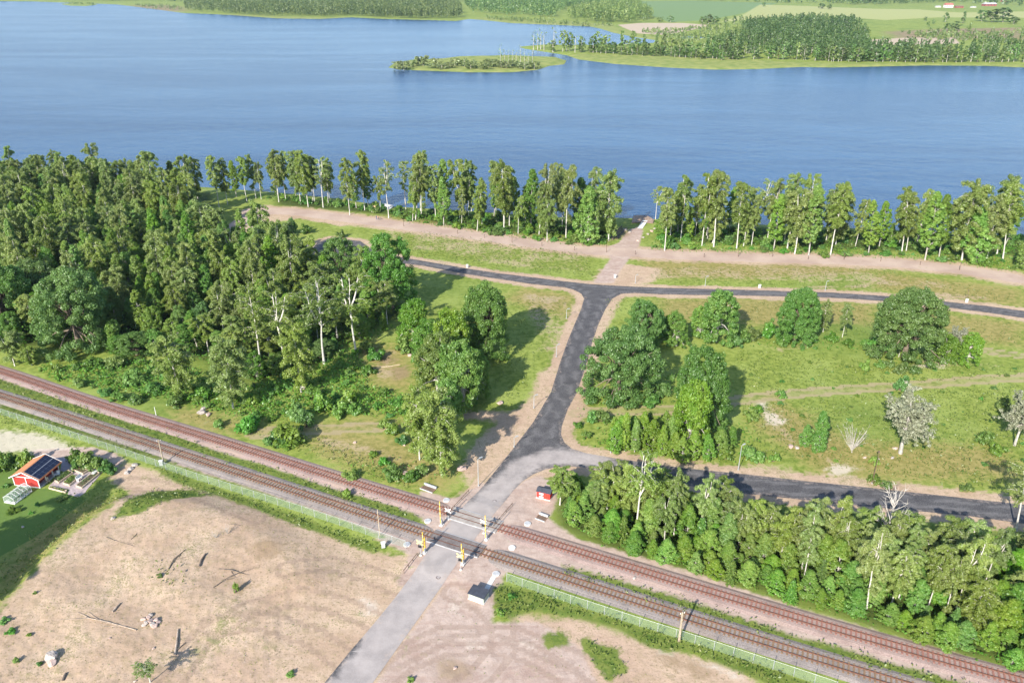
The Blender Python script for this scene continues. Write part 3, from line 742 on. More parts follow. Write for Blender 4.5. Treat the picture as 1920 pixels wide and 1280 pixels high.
def make_shrub(seed, h=2.2, wid=1.5, nblob=18, per=90, leaf=.155):
    rng = np.random.default_rng(seed); mb = MB(); C, Rr = [], []
    for i in range(nblob):
        d = norm(rng.normal(size=3)); d[2] = abs(d[2]); r = rng.uniform(.3, .85)
        c = np.array([d[0] * wid * r, d[1] * wid * r, h * (.12 + .72 * d[2] * r + .05)]); C.append(c); Rr.append(rng.uniform(.3, .5) * wid * .75)
        if i % 2 == 0: mb.path([(0, 0, -.1), c * .5 + np.array([0, 0, .15]), c], [.05, .03, .01], 4, cap=False)
    p, d, t = blobs_to_leaves(np.array(C), Rr, per, leaf, rng, flat=.9)
    p[:, 2] = np.maximum(p[:, 2], .03)
    V, Q, t = leaf_quads(p, d, leaf, t, rng)
    return mb, (V, Q, t)
def make_far(seed, h=15.0, wid=3.6, n=230, leaf=.9, conic=False, trunk=True):
    rng = np.random.default_rng(seed); mb = MB(); mb.path([(0, 0, 0), (.2, 0, h * .5), (.1, .1, h * .9)], [.22, .17, .04], 5)
    C, Rr = [], []
    for i in range(26):
        u = i / 26; z = h * (.2 + .75 * u); a = rng.uniform(0, 6.28)
        r = wid * ((1 - u) if conic else math.sin(math.pi * (.15 + .75 * u)) ** .7) * rng.uniform(.3, 1)
        C.append((math.cos(a) * r, math.sin(a) * r, z)); Rr.append(rng.uniform(.8, 1.5))
    p, d, t = blobs_to_leaves(np.array(C), Rr, n / 26, leaf, rng); V, Q, t = leaf_quads(p, norm(d), leaf, t, rng)
    return mb, (V, Q, t)

for s in range(6): proto(0, 'birch', *(lambda m: (m[0], B_BIRCH, m[1], L_BIRCH))(make_birch(100 + s, wid=2.0 + .25 * (s % 3), bare=.25 + .05 * (s % 4), nb=44 + 4 * (s % 3), fork=s % 3 == 1)), 19.0, 2.4)
for s in range(3): proto(0, 'thin_birch', *(lambda m: (m[0], B_BIRCH, m[1], L_BIRCH))(make_birch(140 + s, wid=2.3, bare=.42, nb=30, per=44, leaf=.17, fork=s != 1, sparse=.8, droop=.15, rscale=1.15)), 19.0, 2.4)
for s in range(4): proto(0, 'full_birch', *(lambda m: (m[0], B_BIRCH, m[1], L_BIRCH))(make_birch(160 + s, h=14, wid=2.3, bare=.13, nb=50, per=100, leaf=.155, fork=s % 2 == 0, droop=.2, rscale=.9)), 14.0, 2.4)
for s in range(6): proto(0, 'leafy', *(lambda m: (m[0], B_GREY, m[1], L_BROAD))(make_leafy(200 + s, wid=2.4 + .25 * (s % 3), conic=.6 + .1 * (s % 3))), 11.0, 2.6)
for s in range(4): proto(0, 'column', *(lambda m: (m[0], B_GREY, m[1], L_BROAD))(make_leafy(230 + s, h=16, wid=2.2, base=.2, nblob=230, conic=.5, per=90)), 16.0, 2.3)
for s in range(5): proto(0, 'oak', *(lambda m: (m[0], B_DARK, m[1], L_OAK))(make_oak(300 + s)), 16.0, 8.0)
for s in range(4): proto(0, 'bushy', *(lambda m: (m[0], B_GREY, m[1], L_BROAD))(make_oak(350 + s, h=12.0, wid=3.9, nblob=190, per=130, leaf=.16, low=.05, clump=.8)), 12.0, 4.4)
for s in range(2): proto(0, 'round_oak', *(lambda m: (m[0], B_DARK, m[1], L_OAK))(make_oak(330 + s, nblob=430, per=150, clump=.95, low=.02)), 16.0, 8.2)
for s in range(3): proto(0, 'spruce', *(lambda m: (m[0], B_DARK, m[1], L_SPRUCE))(make_spruce(400 + s)), 6.0, 1.7)
for s in range(2): proto(0, 'dead', *(lambda m: (m[0], B_GREY, m[1], L_GREY))(make_dead(500 + s)), 9.0, 3.0)
proto(0, 'lichen', *(lambda m: (m[0], B_GREY, m[1], L_GREY))(make_dead(511, h=8, wid=3.6, nb=30, leaves=46, leaf=.115, r=.22, up=.55)), 8.0, 3.8)
proto(0, 'fan', *(lambda m: (m[0], B_GREY, m[1], L_GREY))(make_dead(521, h=5, wid=1.6, nb=24, fan=True, up=1.12, r=.1)), 5.0, 1.8)
for s in range(5): proto(0, 'shrub', *(lambda m: (m[0], B_DARK, m[1], L_SHRUB))(make_shrub(600 + s)), 2.2, 1.5)
for s in range(4): proto(0, 'far', *(lambda m: (m[0], B_GREY, m[1], L_FAR))(make_far(700 + s)), 15.0, 3.6)
for s in range(3): proto(0, 'far_willow', *(lambda m: (m[0], B_GREY, m[1], L_WILLOW))(make_far(760 + s, h=9, wid=6.5, n=420, leaf=.8)), 9.0, 6.5)
for s in range(2): proto(0, 'far_pine', *(lambda m: (m[0], B_DARK, m[1], L_FAR))(make_far(720 + s, wid=2.6, conic=True)), 15.0, 2.6)
for s in range(2): proto(0, 'far_dead', *(lambda m: (m[0], B_GREY, m[1], L_FAR))(make_far(740 + s, wid=1.9, n=26, leaf=.6)), 15.0, 2.0)

NAMES = dict(birch='birch_tree', thin_birch='birch_tree', full_birch='weeping_birch', leafy='broadleaf_tree', bushy='broadleaf_tree', column='broadleaf_tree', oak='oak_tree', round_oak='oak_tree', spruce='spruce_tree',
             dead='dead_tree', lichen='lichen_grey_tree', fan='dead_shrub', shrub='shrub', far='distant_tree', far_willow='distant_tree', far_pine='distant_pine', far_dead='distant_bare_tree')
CATS = dict(bank_bush='bush', weed_clump='weed clump', weeping_birch='birch', young_tree='young tree', birch_tree='birch', broadleaf_tree='tree', oak_tree='oak', spruce_tree='spruce', dead_tree='dead tree', lichen_grey_tree='tree', dead_shrub='dead shrub', shrub='shrub',
            distant_tree='tree', distant_pine='pine', distant_bare_tree='tree')
def plant(kind, loc, h, w=None, lean=None, look=None, label=None, group=None, at=None, var=None, simple=False, name=None):
    pr = PROTO[kind][R.randrange(len(PROTO[kind])) if var is None else var]
    nm = name or NAMES[kind]; sz = h / pr['h']; sx = (w / 2 / pr['w']) if w else sz * R.uniform(.9, 1.1)
    o = ob(nm, None, None, loc, (0, 0, R.uniform(0, 6.283)), (sx, sx, sz)); o.empty_display_size = .3
    if lean: o.rotation_euler = (Matrix.Rotation(lean, 3, 'Y') @ Matrix.Rotation(o.rotation_euler.z, 3, 'Z')).to_euler()
    ob('trunk', pr['trunk'], o)
    if pr['crown']: ob('crown', pr['crown'], o)
    tag(o, label, CATS[nm], group, look, at or proj(loc[0], loc[1], loc[2] + h * .6))
    return o
def plant_px(kind, bx, by, ty, wpx=None, tx=None, **kw):
    X, Y, Z = P(bx, by); h = hgt(by, ty) - Z
    s = pxm(by)
    lean = None
    if tx is not None:
        # lateral offset of the top in metres
        dz = Z + h - H; f = Y * cT - dz * sT
        lean = math.atan2((tx - 960) / F * f - X, h)
    return plant(kind, (X, Y, Z), h, wpx / s if wpx else None, lean, at=kw.pop('at', (bx, (by + ty * 2) / 3)), **kw)

# ------------------------------------------------------------------ trees by the lake: foot, top, (lean), kind
SHORE_TREES = [
 (300, 398, 285, 'birch'), (330, 386, 300, 'column'), (353, 392, 293, 'birch'), (373, 384, 296, 'birch'), (411, 389, 292, 'birch'), (427, 384, 299, 'birch'), (463, 378, 296, 'birch'), (480, 372, 293, 'birch'), (490, 374, 305, 'birch'), (442, 370, 300, 'column'),
 (523, 379, 284, 'birch'), (536, 376, 287, 'birch'), (564, 383, 283, 'birch'), (556, 376, 300, 'birch'), (578, 388, 283, 'birch'), (590, 378, 294, 'birch'), (606, 389, 296, 'thin_birch'), (618, 378, 300, 'birch'),
 (656, 403, 298, 'birch'), (668, 390, 318, 'column'), (684, 394, 285, 'birch'), (692, 386, 310, 'column'), (729, 409, 303, 'thin_birch'), (761, 394, 303, 'thin_birch'),
 (779, 413, 308, 'birch', 790), (790, 401, 287, 'birch'), (797, 388, 292, 'birch'), (817, 409, 311, 'birch'), (835, 402, 296, 'column'), (862, 414, 300, 'birch'), (875, 401, 301, 'birch'), (884, 396, 306, 'birch'),
 (904, 426, 331, 'column'), (930, 401, 306, 'birch'), (945, 434, 307, 'birch'), (955, 424, 312, 'birch'), (965, 412, 330, 'column'), (996, 428, 314, 'column'), (1023, 438, 313, 'birch'), (1043, 408, 311, 'birch'), (1061, 446, 314, 'birch'), (1054, 425, 322, 'birch'),
 (1084, 432, 330, 'column'), (1103, 458, 348, 'leafy'), (1106, 428, 318, 'birch'), (1120, 440, 345, 'column'), (1141, 451, 326, 'full_birch'), (1229, 411, 352, 'thin_birch'), (1246, 470, 353, 'birch'), (1256, 452, 362, 'birch'), (1276, 451, 330, 'birch'), (1270, 436, 345, 'column'),
 (1303, 441, 376, 'thin_birch'), (1316, 461, 326, 'birch'), (1338, 463, 323, 'birch'), (1326, 448, 333, 'column'), (1381, 466, 344, 'birch'), (1398, 452, 352, 'birch'), (1409, 460, 365, 'birch'), (1408, 448, 337, 'thin_birch', 1452),
 (1438, 455, 337, 'birch', 1456), (1450, 469, 362, 'column'), (1470, 456, 350, 'birch'), (1476, 466, 326, 'birch', 1500), (1490, 476, 360, 'full_birch'), (1512, 455, 332, 'birch', 1524), (1516, 479, 343, 'column', 1538), (1549, 450, 356, 'birch', 1566),
 (1557, 478, 345, 'birch', 1582), (1566, 462, 352, 'full_birch', 1580), (1628, 478, 373, 'column', 1638), (1649, 462, 375, 'column', 1661), (1668, 456, 418, 'leafy'), (1690, 476, 356, 'birch', 1708), (1699, 470, 362, 'birch', 1718), (1722, 453, 358, 'birch', 1738),
 (1735, 488, 356, 'column', 1757), (1758, 481, 362, 'column', 1776), (1803, 488, 343, 'full_birch', 1822), (1812, 474, 350, 'birch', 1834), (1831, 494, 385, 'leafy', 1842), (1850, 486, 370, 'full_birch', 1868), (1869, 476, 331, 'birch', 1896), (1880, 486, 345, 'birch', 1902),
 (1918, 505, 440, 'leafy'), (1945, 490, 345, 'birch', 1975), (1240, 446, 385, 'leafy'), (1290, 446, 395, 'leafy')]
LOOKS = dict(birch='white-trunked birch in the lakeside row', thin_birch='thin-crowned birch in the lakeside row', full_birch='full-crowned birch in the lakeside row',
             column='leafy tree in the lakeside row', leafy='low bushy green tree on the lake bank')
for t in SHORE_TREES:
    bx, by, ty, k = t[:4]
    plant_px(k, bx, by, ty, None, t[4] if len(t) > 4 else None, look=LOOKS[k], group='trees in the lakeside row')

# ------------------------------------------------------------------ single trees and big crowns: kind, foot x, y, top, crown width px
SOLO = [
 ('bushy', 892, 748, 640, 66, 'broad green tree closing the gap below the tall dark oak'), ('bushy', 845, 790, 690, 56, 'low bushy tree at the foot of the roadside clump'),
 ('oak', 735, 578, 441, 104, 'dark oak with a heavy round crown above the lake street'), ('oak', 645, 552, 447, 88, 'dark oak half hiding the turning circle'), ('oak', 915, 668, 514, 120, 'tall dark oak on the grass beside the main road'),
 ('oak', 150, 650, 488, 140, 'spreading grey-green oak with pale limbs in the left wood'), ('bushy', 868, 772, 625, 100, 'bright bushy tree in front of the tall roadside oak'), ('bushy', 822, 742, 612, 88, 'round bushy tree left of the roadside oaks'),
 ('bushy', 800, 690, 590, 74, 'bushy broadleaf at the edge of the bare slope'), ('bushy', 850, 700, 552, 80, 'green tree leaning on the left side of the tall dark oak'), ('bushy', 775, 640, 548, 72, 'light green tree behind the bare slope'),
 ('oak', 1163, 740, 596, 146, 'wide oak overhanging the right side of the main road'), ('oak', 1208, 655, 543, 82, 'oak behind the wide roadside oak'), ('oak', 1312, 806, 627, 128, 'tall full oak beside the cart track'),
 ('bushy', 1290, 838, 690, 88, 'bright leafy tree below the tall full oak'), ('bushy', 1340, 640, 526, 82, 'feathery pale green tree in the yellow meadow'), ('bushy', 1312, 632, 565, 46, 'small green tree left of the feathery pale tree'), ('round_oak', 1490, 642, 527, 86, 'blue-green round tree in the yellow meadow'),
 ('round_oak', 1694, 672, 523, 140, 'great round dense oak in the right meadow'), ('full_birch', 1543, 622, 566, 22, 'small birch right of the blue-green round tree'), ('full_birch', 1579, 632, 571, 20, 'small birch standing alone left of the great round oak'),
 ('full_birch', 1685, 669, 616, 20, 'little birch in front of the great round oak'), ('bushy', 1772, 680, 622, 50, 'tangled bushy tree right of the great round oak'), ('bushy', 1812, 684, 612, 48, 'bushy tree with a birch top at the right of the great round oak'), ('lichen', 1783, 672, 618, 40, 'grey bare-topped tree among bushes right of the great oak'),
 ('bushy', 1268, 648, 575, 44, 'narrow light green tree behind the roadside oaks'), ('leafy', 1250, 640, 590, 34, 'small tree between the oaks right of the main road'),
 ('lichen', 1688, 850, 752, 108, 'grey lichen-covered tree with a pale trunk in the meadow'), ('lichen', 1902, 835, 748, 76, 'grey lichen-covered tree at the right edge of the meadow'), ('fan', 1597, 848, 796, 42, 'bare grey fan-shaped dead shrub in the meadow'),
 ('birch', 393, 486, 380, 46, 'tall birch standing out at the foot of the gravel ramp'), ('thin_birch', 668, 664, 515, 56, 'bare-limbed birch in front of the dark oak'), ('thin_birch', 608, 682, 528, 58, 'bare-limbed birch with a long white trunk at the wood edge'),
 ('thin_birch', 537, 690, 550, 52, 'bare-limbed birch with forked top in the left wood'), ('thin_birch', 490, 690, 535, 46, 'thin birch with a long clean trunk in the left wood'), ('full_birch', 341, 748, 632, 58, 'olive birch with bare upper limbs near the railway'),
 ('full_birch', 437, 765, 640, 60, 'olive birch with drooping crown near the railway'), ('full_birch', 565, 735, 612, 50, 'slender birch beside the rocks at the wood edge'), ('full_birch', 28, 686, 625, 36, 'small birch by the railway at the left edge'),
 ('full_birch', 60, 684, 650, 26, 'very small birch by the railway at the left edge'), ('full_birch', 787, 862, 735, 46, 'slim birch on the slope above the crossing'), ('full_birch', 829, 893, 735, 66, 'birch with a wide soft crown above the crossing'),
 ('thin_birch', 1192, 1000, 848, 50, 'tall birch standing over the lower road'), ('bushy', 245, 555, 470, 66, 'vivid green tree in the middle of the left wood'), ('oak', 90, 590, 470, 100, 'deep green crown left of the spreading oak'), ('oak', 20, 620, 470, 120, 'deep green crown at the left edge of the wood'),
 ('dead', 1652, 1045, 918, 78, 'leafless grey tree above the lower road'), ('birch', 1790, 1150, 1010, 48, 'tall leaning birch low in the right wood', 1835), ('birch', 1697, 1090, 985, 40, 'leaning birch right of the leafless grey tree', 1722), ('thin_birch', 1905, 995, 872, 50, 'bare white birch at the right end of the lower road', 1925),
 ('birch', 1625, 1140, 985, 46, 'long-trunked birch in the right wood', 1645), ('birch', 1575, 1070, 965, 40, 'slim birch in the right wood', 1590), ('leafy', 1530, 848, 770, 40, 'sapling clump with birch leaves in the meadow'), ('leafy', 1508, 838, 795, 26, 'small sapling left of the meadow clump')]
for s in SOLO:
    k, bx, by, ty, wp, lab = s[:6]
    plant_px(k, bx, by, ty, wp, s[6] if len(s) > 6 else None, label=lab)

for x, y, h, k in [(-86, 64, 19, 'birch'), (-85, 72, 22, 'oak'), (-87, 80, 20, 'birch'), (-90, 72, 20, 'birch')]:
    plant(k, (x, y, 0), h, 9, look='tall tree beyond the left edge shading the embankment', group='trees beyond the left edge')

# ------------------------------------------------------------------ woods
def pts_in(poly_px, spacing, jitter=.0, limit=9999, seed=1, avoid=()):
    """dart throwing on the ground inside an outline given on the photo"""
    g = GP(poly_px); rng = random.Random(seed); lo, hi = g.min(0), g.max(0); out = []; cell = {}
    area = (hi[0] - lo[0]) * (hi[1] - lo[1]); M = int(area / spacing ** 2 * 14)
    cand = np.array([(rng.uniform(lo[0], hi[0]), rng.uniform(lo[1], hi[1])) for _ in range(M)])
    ins = sdf(g, cand[:, 0], cand[:, 1], 5.0) > 0
    av = [(a[0], a[1], a[2]) for a in avoid]
    for x, y in cand[ins]:
        c = (int(x // spacing), int(y // spacing)); ok = True
        for i in (-1, 0, 1):
            for j in (-1, 0, 1):
                for q in cell.get((c[0] + i, c[1] + j), ()):
                    if (q[0] - x) ** 2 + (q[1] - y) ** 2 < spacing ** 2: ok = False
        for ax, ay, ar in av:
            if (ax - x) ** 2 + (ay - y) ** 2 < ar * ar: ok = False
        if ok:
            cell.setdefault(c, []).append((x, y)); out.append((float(x), float(y)))
            if len(out) >= limit: break
    return out
TAKEN = [(*P(s[1], s[2])[:2], max(1.5, s[4] / pxm(s[2]) * .42)) for s in SOLO]
WOOD_L = [(-110, 372), (30, 366), (150, 366), (255, 376), (300, 400), (285, 412), (345, 410), (362, 420), (395, 470), (470, 480), (545, 500), (590, 520), (640, 540), (690, 580), (740, 612), (700, 640), (640, 655), (560, 695), (480, 720), (400, 690), (330, 665), (220, 668), (140, 655), (80, 640), (40, 655), (-110, 640)]
WL = dict(bushy='round broadleaf in the left wood', birch='olive birch in the left wood', leafy='bright broadleaf in the left wood', full_birch='full birch in the left wood', oak='dark oak in the left wood', column='tall leafy tree in the left wood')
for i, (x, y) in enumerate(pts_in(WOOD_L, 4.3, seed=5, avoid=TAKEN, limit=430)):
    u, v = proj(x, y, 0)
    r = R.random()
    pb = .62 if v < 440 else (.30 if u < 330 else .42)
    k = R.choice(['birch', 'full_birch', 'birch']) if r < pb else ('oak' if r > .95 and v > 400 else R.choice(['leafy', 'bushy', 'bushy', 'column']))
    h = {'birch': R.uniform(15, 21), 'full_birch': R.uniform(11, 16), 'leafy': R.uniform(9, 15), 'bushy': R.uniform(10, 15), 'oak': R.uniform(11, 15), 'column': R.uniform(13, 18)}[k]
    if v > 600: h *= .72
    if v > 655: h *= .7
    if u > 560: h *= .82
    plant(k, (x, y, 0), h, {'leafy': h * R.uniform(.38, .5), 'bushy': R.uniform(4.6, 6.4), 'oak': R.uniform(6.5, 9), 'birch': R.uniform(4.2, 5.6), 'full_birch': R.uniform(3.9, 5.2), 'column': R.uniform(3.8, 5.0)}[k], look=WL[k], group='trees of the left wood')
WOOD_R = [(1046, 946), (1085, 920), (1180, 924), (1260, 946), (1330, 966), (1400, 986), (1560, 1016), (1700, 1042), (1800, 1054), (1960, 1045), (2040, 1080), (2040, 1320), (1960, 1270), (1880, 1248), (1700, 1196), (1560, 1150), (1400, 1102), (1260, 1061), (1130, 1024), (1065, 980)]
WR = dict(birch='slim birch in the right wood', full_birch='olive birch in the right wood', leafy='bright green tree in the right wood', spruce='young spruce in the right wood')
gR = GP(WOOD_R)
for i, (x, y) in enumerate(pts_in(WOOD_R, 2.1, seed=8, avoid=TAKEN, limit=380)):
    u, v = proj(x, y, 0); edge = v - np.interp(u, [1062, 1260, 1560, 1880, 2040], [975, 1050, 1138, 1235, 1290])   # <0 inside, ~0 by the track
    r = R.random()
    tall = R.uniform(.88, 1.1)
    if edge > -28: k = 'spruce' if r < .16 else 'leafy'; h = R.uniform(2.8, 5.0)
    else: k = 'birch' if r < .2 else 'full_birch' if r < .46 else 'spruce' if r < .49 and edge > -60 else 'leafy'; h = {'birch': R.uniform(9, 12.5), 'full_birch': R.uniform(7, 10.5), 'leafy': R.uniform(4.2, 7.5), 'spruce': R.uniform(4.5, 7)}[k]
    h *= tall * (.72 if v - np.interp(u, [1062, 1260, 1560, 1960], [932, 946, 1016, 1048]) < 30 else 1)
    plant(k, (x, y, 0), h, {'leafy': min(h * .68, 4.2) * R.uniform(.85, 1.2), 'birch': R.uniform(2.8, 3.7), 'full_birch': R.uniform(2.8, 3.8), 'spruce': h * .55}[k], look=WR[k], group='trees of the right wood', name='young_tree' if k == 'leafy' else None)

# ------------------------------------------------------------------ shrubs
SHR = [(1620, 695, 26, 22), (1650, 690, 18, 20), (1688, 732, 34, 28), (1686, 700, 22, 24), (1640, 655, 24, 30), (1660, 660, 26, 30), (1625, 650, 18, 26), (1590, 648, 16, 24), (1440, 632, 30, 32), (1412, 634, 28, 34), (1395, 640, 24, 30), (1380, 650, 22, 26), (1465, 648, 22, 26),
       (1560, 640, 20, 26), (1465, 745, 16, 22), (1408, 785, 20, 34), (1420, 770, 14, 26), (1845, 830, 26, 34), (1870, 850, 26, 36), (1880, 770, 30, 30), (1640, 870, 18, 20), (560, 790, 44, 40), (575, 800, 34, 36), (610, 770, 40, 42), (640, 780, 34, 40), (655, 760, 36, 40),
       (545, 832, 44, 64), (520, 832, 36, 46), (465, 808, 36, 48), (410, 800, 16, 26), (255, 756, 20, 30), (225, 750, 18, 34), (200, 740, 18, 28), (540, 836, 20, 40), (735, 815, 26, 30), (755, 830, 22, 26), (720, 800, 18, 24), (745, 760, 20, 34), (720, 870, 18, 24), (700, 855, 14, 20), (770, 900, 26, 34),
       (790, 890, 22, 30), (740, 890, 18, 26), (660, 895, 20, 34), (735, 895, 26, 40), (1130, 790, 24, 36), (1150, 760, 22, 30), (1180, 745, 24, 36), (1110, 745, 20, 30), (1220, 760, 22, 40), (1240, 740, 26, 40), (1085, 800, 14, 20), (1110, 790, 22, 28), (1100, 820, 14, 22),
       (1400, 858, 26, 30), (1420, 865, 22, 28), (1450, 865, 20, 24), (1360, 860, 24, 34), (1640, 905, 20, 26), (1660, 915, 16, 24), (1810, 920, 18, 26), (640, 445, 18, 18), (545, 440, 34, 28), (575, 438, 22, 22), (665, 775, 26, 34), (690, 700, 20, 30), (1585, 480, 12, 22), (1545, 482, 14, 22), (1430, 470, 12, 18),
       (650, 930, 16, 22), (705, 675, 26, 36), (690, 660, 24, 34), (760, 660, 30, 40), (590, 745, 24, 36), (470, 760, 22, 34), (250, 720, 30, 44), (290, 735, 24, 40), (180, 690, 24, 40), (120, 670, 22, 36), (215, 690, 24, 40), (330, 760, 22, 38), (385, 745, 26, 34), (110, 600, 22, 30)]
for bx, by, hp, wp in SHR:
    X, Y, Z = P(bx, by); s = pxm(by)
    plant('shrub', (X, Y, Z - .05), hp / s / .86, wp / s * 1.1, look='green shrub', group='shrubs on the grass', at=(bx, by - hp * .4))
HEDGE = [(1150, 850, 60), (1170, 845, 70), (1190, 848, 60), (1205, 838, 66), (1222, 850, 62), (1240, 855, 58), (1255, 846, 66), (1262, 860, 50), (1300, 862, 52), (1325, 864, 50), (1185, 830, 50), (1215, 822, 50), (1245, 825, 52), (1280, 866, 46), (1345, 850, 48), (1370, 840, 40), (1165, 825, 44), (1150, 822, 40)]
for bx, by, hp in HEDGE:
    X, Y, Z = P(bx, by); s = pxm(by)
    plant('leafy', (X, Y, Z), hp / s / .84, R.uniform(26, 34) / s, name='young_tree', look='thicket tree above the lower road', group='thicket trees', at=(bx, by - hp * .4))
MEADOW_L = [(70, 690), (200, 680), (330, 680), (450, 730), (560, 700), (640, 664), (672, 660), (690, 725), (770, 752), (790, 770), (760, 786), (600, 778), (480, 792), (330, 755), (200, 735), (100, 715)]
for x, y in pts_in(MEADOW_L, 2.9, seed=14, limit=110):
    u, v = proj(x, y, 0); h = R.uniform(.8, 2.2) * (1.25 if R.random() < .2 else 1)
    plant('shrub', (x, y, -.05), h, h * R.uniform(1.1, 1.7), look='green shrub', group='shrubs on the grass', at=(u, v - 6))
FIELD_R = [(1400, 660), (1640, 690), (1920, 690), (1920, 705), (1640, 725), (1420, 740), (1400, 760), (1640, 735), (1920, 720), (1920, 900), (1640, 890), (1480, 850), (1400, 800)]
for x, y in pts_in(FIELD_R, 4.2, seed=33, limit=60):
    u, v = proj(x, y, 0); h = R.uniform(.35, .9)
    plant('shrub', (x, y, -.05), h, h * R.uniform(1.2, 2.2), look='low weed clump on the right meadow', name='weed_clump', group='weed clumps on the right meadow', at=(u, v - 3))
BANK = [[(500, 372), (640, 390), (720, 401), (760, 415), (900, 436), (1000, 451), (1100, 462), (1140, 458), (1150, 430), (1040, 411), (900, 401), (720, 392), (520, 367)], [(1225, 465), (1245, 428), (1400, 430), (1600, 436), (1920, 450), (1920, 510), (1800, 494), (1680, 483), (1560, 478), (1300, 470)]]
for bi, bk in enumerate(BANK):
    for x, y in pts_in(bk, 6.5, seed=64 + bi, limit=22):
        u, v = proj(x, y, 0); k = R.choice(['birch', 'birch', 'full_birch', 'column']); h = R.uniform(12, 18)
        if proj(x, y, h)[1] < 288 or v > 470: continue
        plant(k, (x, y, float(terr(x, y)[0]) - .1), h, look=LOOKS[k], group='trees in the lakeside row', lean=R.uniform(-.02, .09))
    for x, y in pts_in(bk, 3.3, seed=24 + bi, limit=140):
        u, v = proj(x, y, 0); h = R.uniform(1.0, 3.2)
        plant('shrub', (x, y, float(terr(x, y)[0]) - .05), h, h * R.uniform(1.2, 1.9), name='bank_bush', look='bank bush under the lakeside row', group='bushes under the lakeside row', at=(u, v - 5))
SANDB = [(66, 1112, 12, 12), (30, 1240, 16, 22), (75, 1245, 14, 18), (545, 1265, 16, 26), (55, 1190, 10, 16), (300, 1080, 10, 20), (770, 1275, 16, 24), (940, 1150, 20, 30), (960, 1120, 18, 28), (20, 1185, 14, 30), (10, 1165, 16, 30)]
for bx, by, hp, wp in SANDB:
    X, Y, Z = P(bx, by); s = pxm(by)
    plant('shrub', (X, Y, Z - .05), hp / s * .7, wp / s * .75, look='small weedy bush on the bare ground', group='weedy bushes on bare ground', at=(bx, by))
for bx, by, hp, wp in [(5, 880, 36, 50), (28, 876, 34, 40), (50, 872, 32, 36), (145, 866, 26, 40), (165, 872, 28, 42), (185, 880, 30, 40), (205, 886, 26, 34), (155, 876, 24, 36), (-20, 885, 34, 44)]:
    X, Y, Z = P(bx, by); s = pxm(by)
    plant('shrub', (X, Y, Z - .1), hp / s / .8, wp / s, look='dense garden hedge bush near the cottage', group='garden hedge bushes', at=(bx, by - 12))
plant_px('thin_birch', 282, 1278, 1226, 30, label='young birch sapling planted on the sand near the bottom edge')
plant_px('full_birch', 1283, 480, 440, 12, label='tiny sapling beside the lakeside lane') if False else None
# ------------------------------------------------------------------ far woods beyond the lake
def far_px(kind, bx, by, hp, wp=None, look='tree', group=None, label=None):
    X, Y = G(bx, by, 0.0); z = float(terr(X, Y)[0]); s = pxm(by)
    return plant(kind, (X, Y, z - .2), hp / s, wp / s if wp else None, look=look, label=label, group=group, at=(bx, by - hp / 2))
rr = random.Random(21)
for i in range(22):                               # island shrubs
    x = 748 + i * 12 + rr.uniform(-5, 5); far_px('far_willow', x, rr.uniform(123, 131), rr.uniform(9, 15) * (1.25 if x < 800 else 1), rr.uniform(26, 36), 'rounded willow on the small island', 'island trees')
for i in range(9): far_px('far_dead', 938 + i * 7.5, rr.uniform(118, 124), rr.uniform(24, 38), 9, 'bare-stemmed thin tree on the small island', 'bare trees on the island')
for x, h, k in [(1000, 44, 'far_dead'), (1008, 46, 'far_dead'), (1014, 40, 'far_dead'), (1020, 42, 'far_dead'), (1038, 56, 'far_dead'), (1036, 26, 'far'), (1055, 46, 'far'), (1062, 46, 'far_dead'), (1068, 40, 'far'), (1078, 38, 'far_dead'), (1090, 34, 'far'), (1112, 36, 'far'), (1120, 44, 'far'), (1128, 30, 'far'), (1136, 40, 'far'), (1150, 26, 'far'),
                (1165, 50, 'far_pine'), (1172, 30, 'far'), (1186, 48, 'far'), (1194, 34, 'far'), (1206, 44, 'far_pine'), (1212, 26, 'far'), (1230, 48, 'far_pine'), (1243, 48, 'far_pine'), (1238, 26, 'far'), (1258, 36, 'far'), (1272, 34, 'far'), (1284, 34, 'far'), (1296, 30, 'far'), (1308, 30, 'far'), (1324, 50, 'far_pine'), (1336, 38, 'far'), (1348, 36, 'far'), (1360, 46, 'far_pine'), (1372, 36, 'far')]:
    by = np.interp(x, [1000, 1100, 1250, 1372], [94, 98, 104, 110]) + rr.uniform(-2, 2)
    far_px(k, x, by, h * .86, 18 if k == 'far' else 13, {'far': 'leafy tree on the far spit', 'far_pine': 'dark narrow tree on the far spit', 'far_dead': 'thin pale-stemmed tree on the far spit'}[k], 'trees on the far spit')
for i in range(34): far_px('far', 1085 + i * 9 + rr.uniform(-4, 4), np.interp(1085 + i * 9, [1085, 1372], [97, 112]) + rr.uniform(-1, 2), rr.uniform(12, 22), rr.uniform(12, 18), 'low bushy tree on the far spit', 'low trees on the far spit')
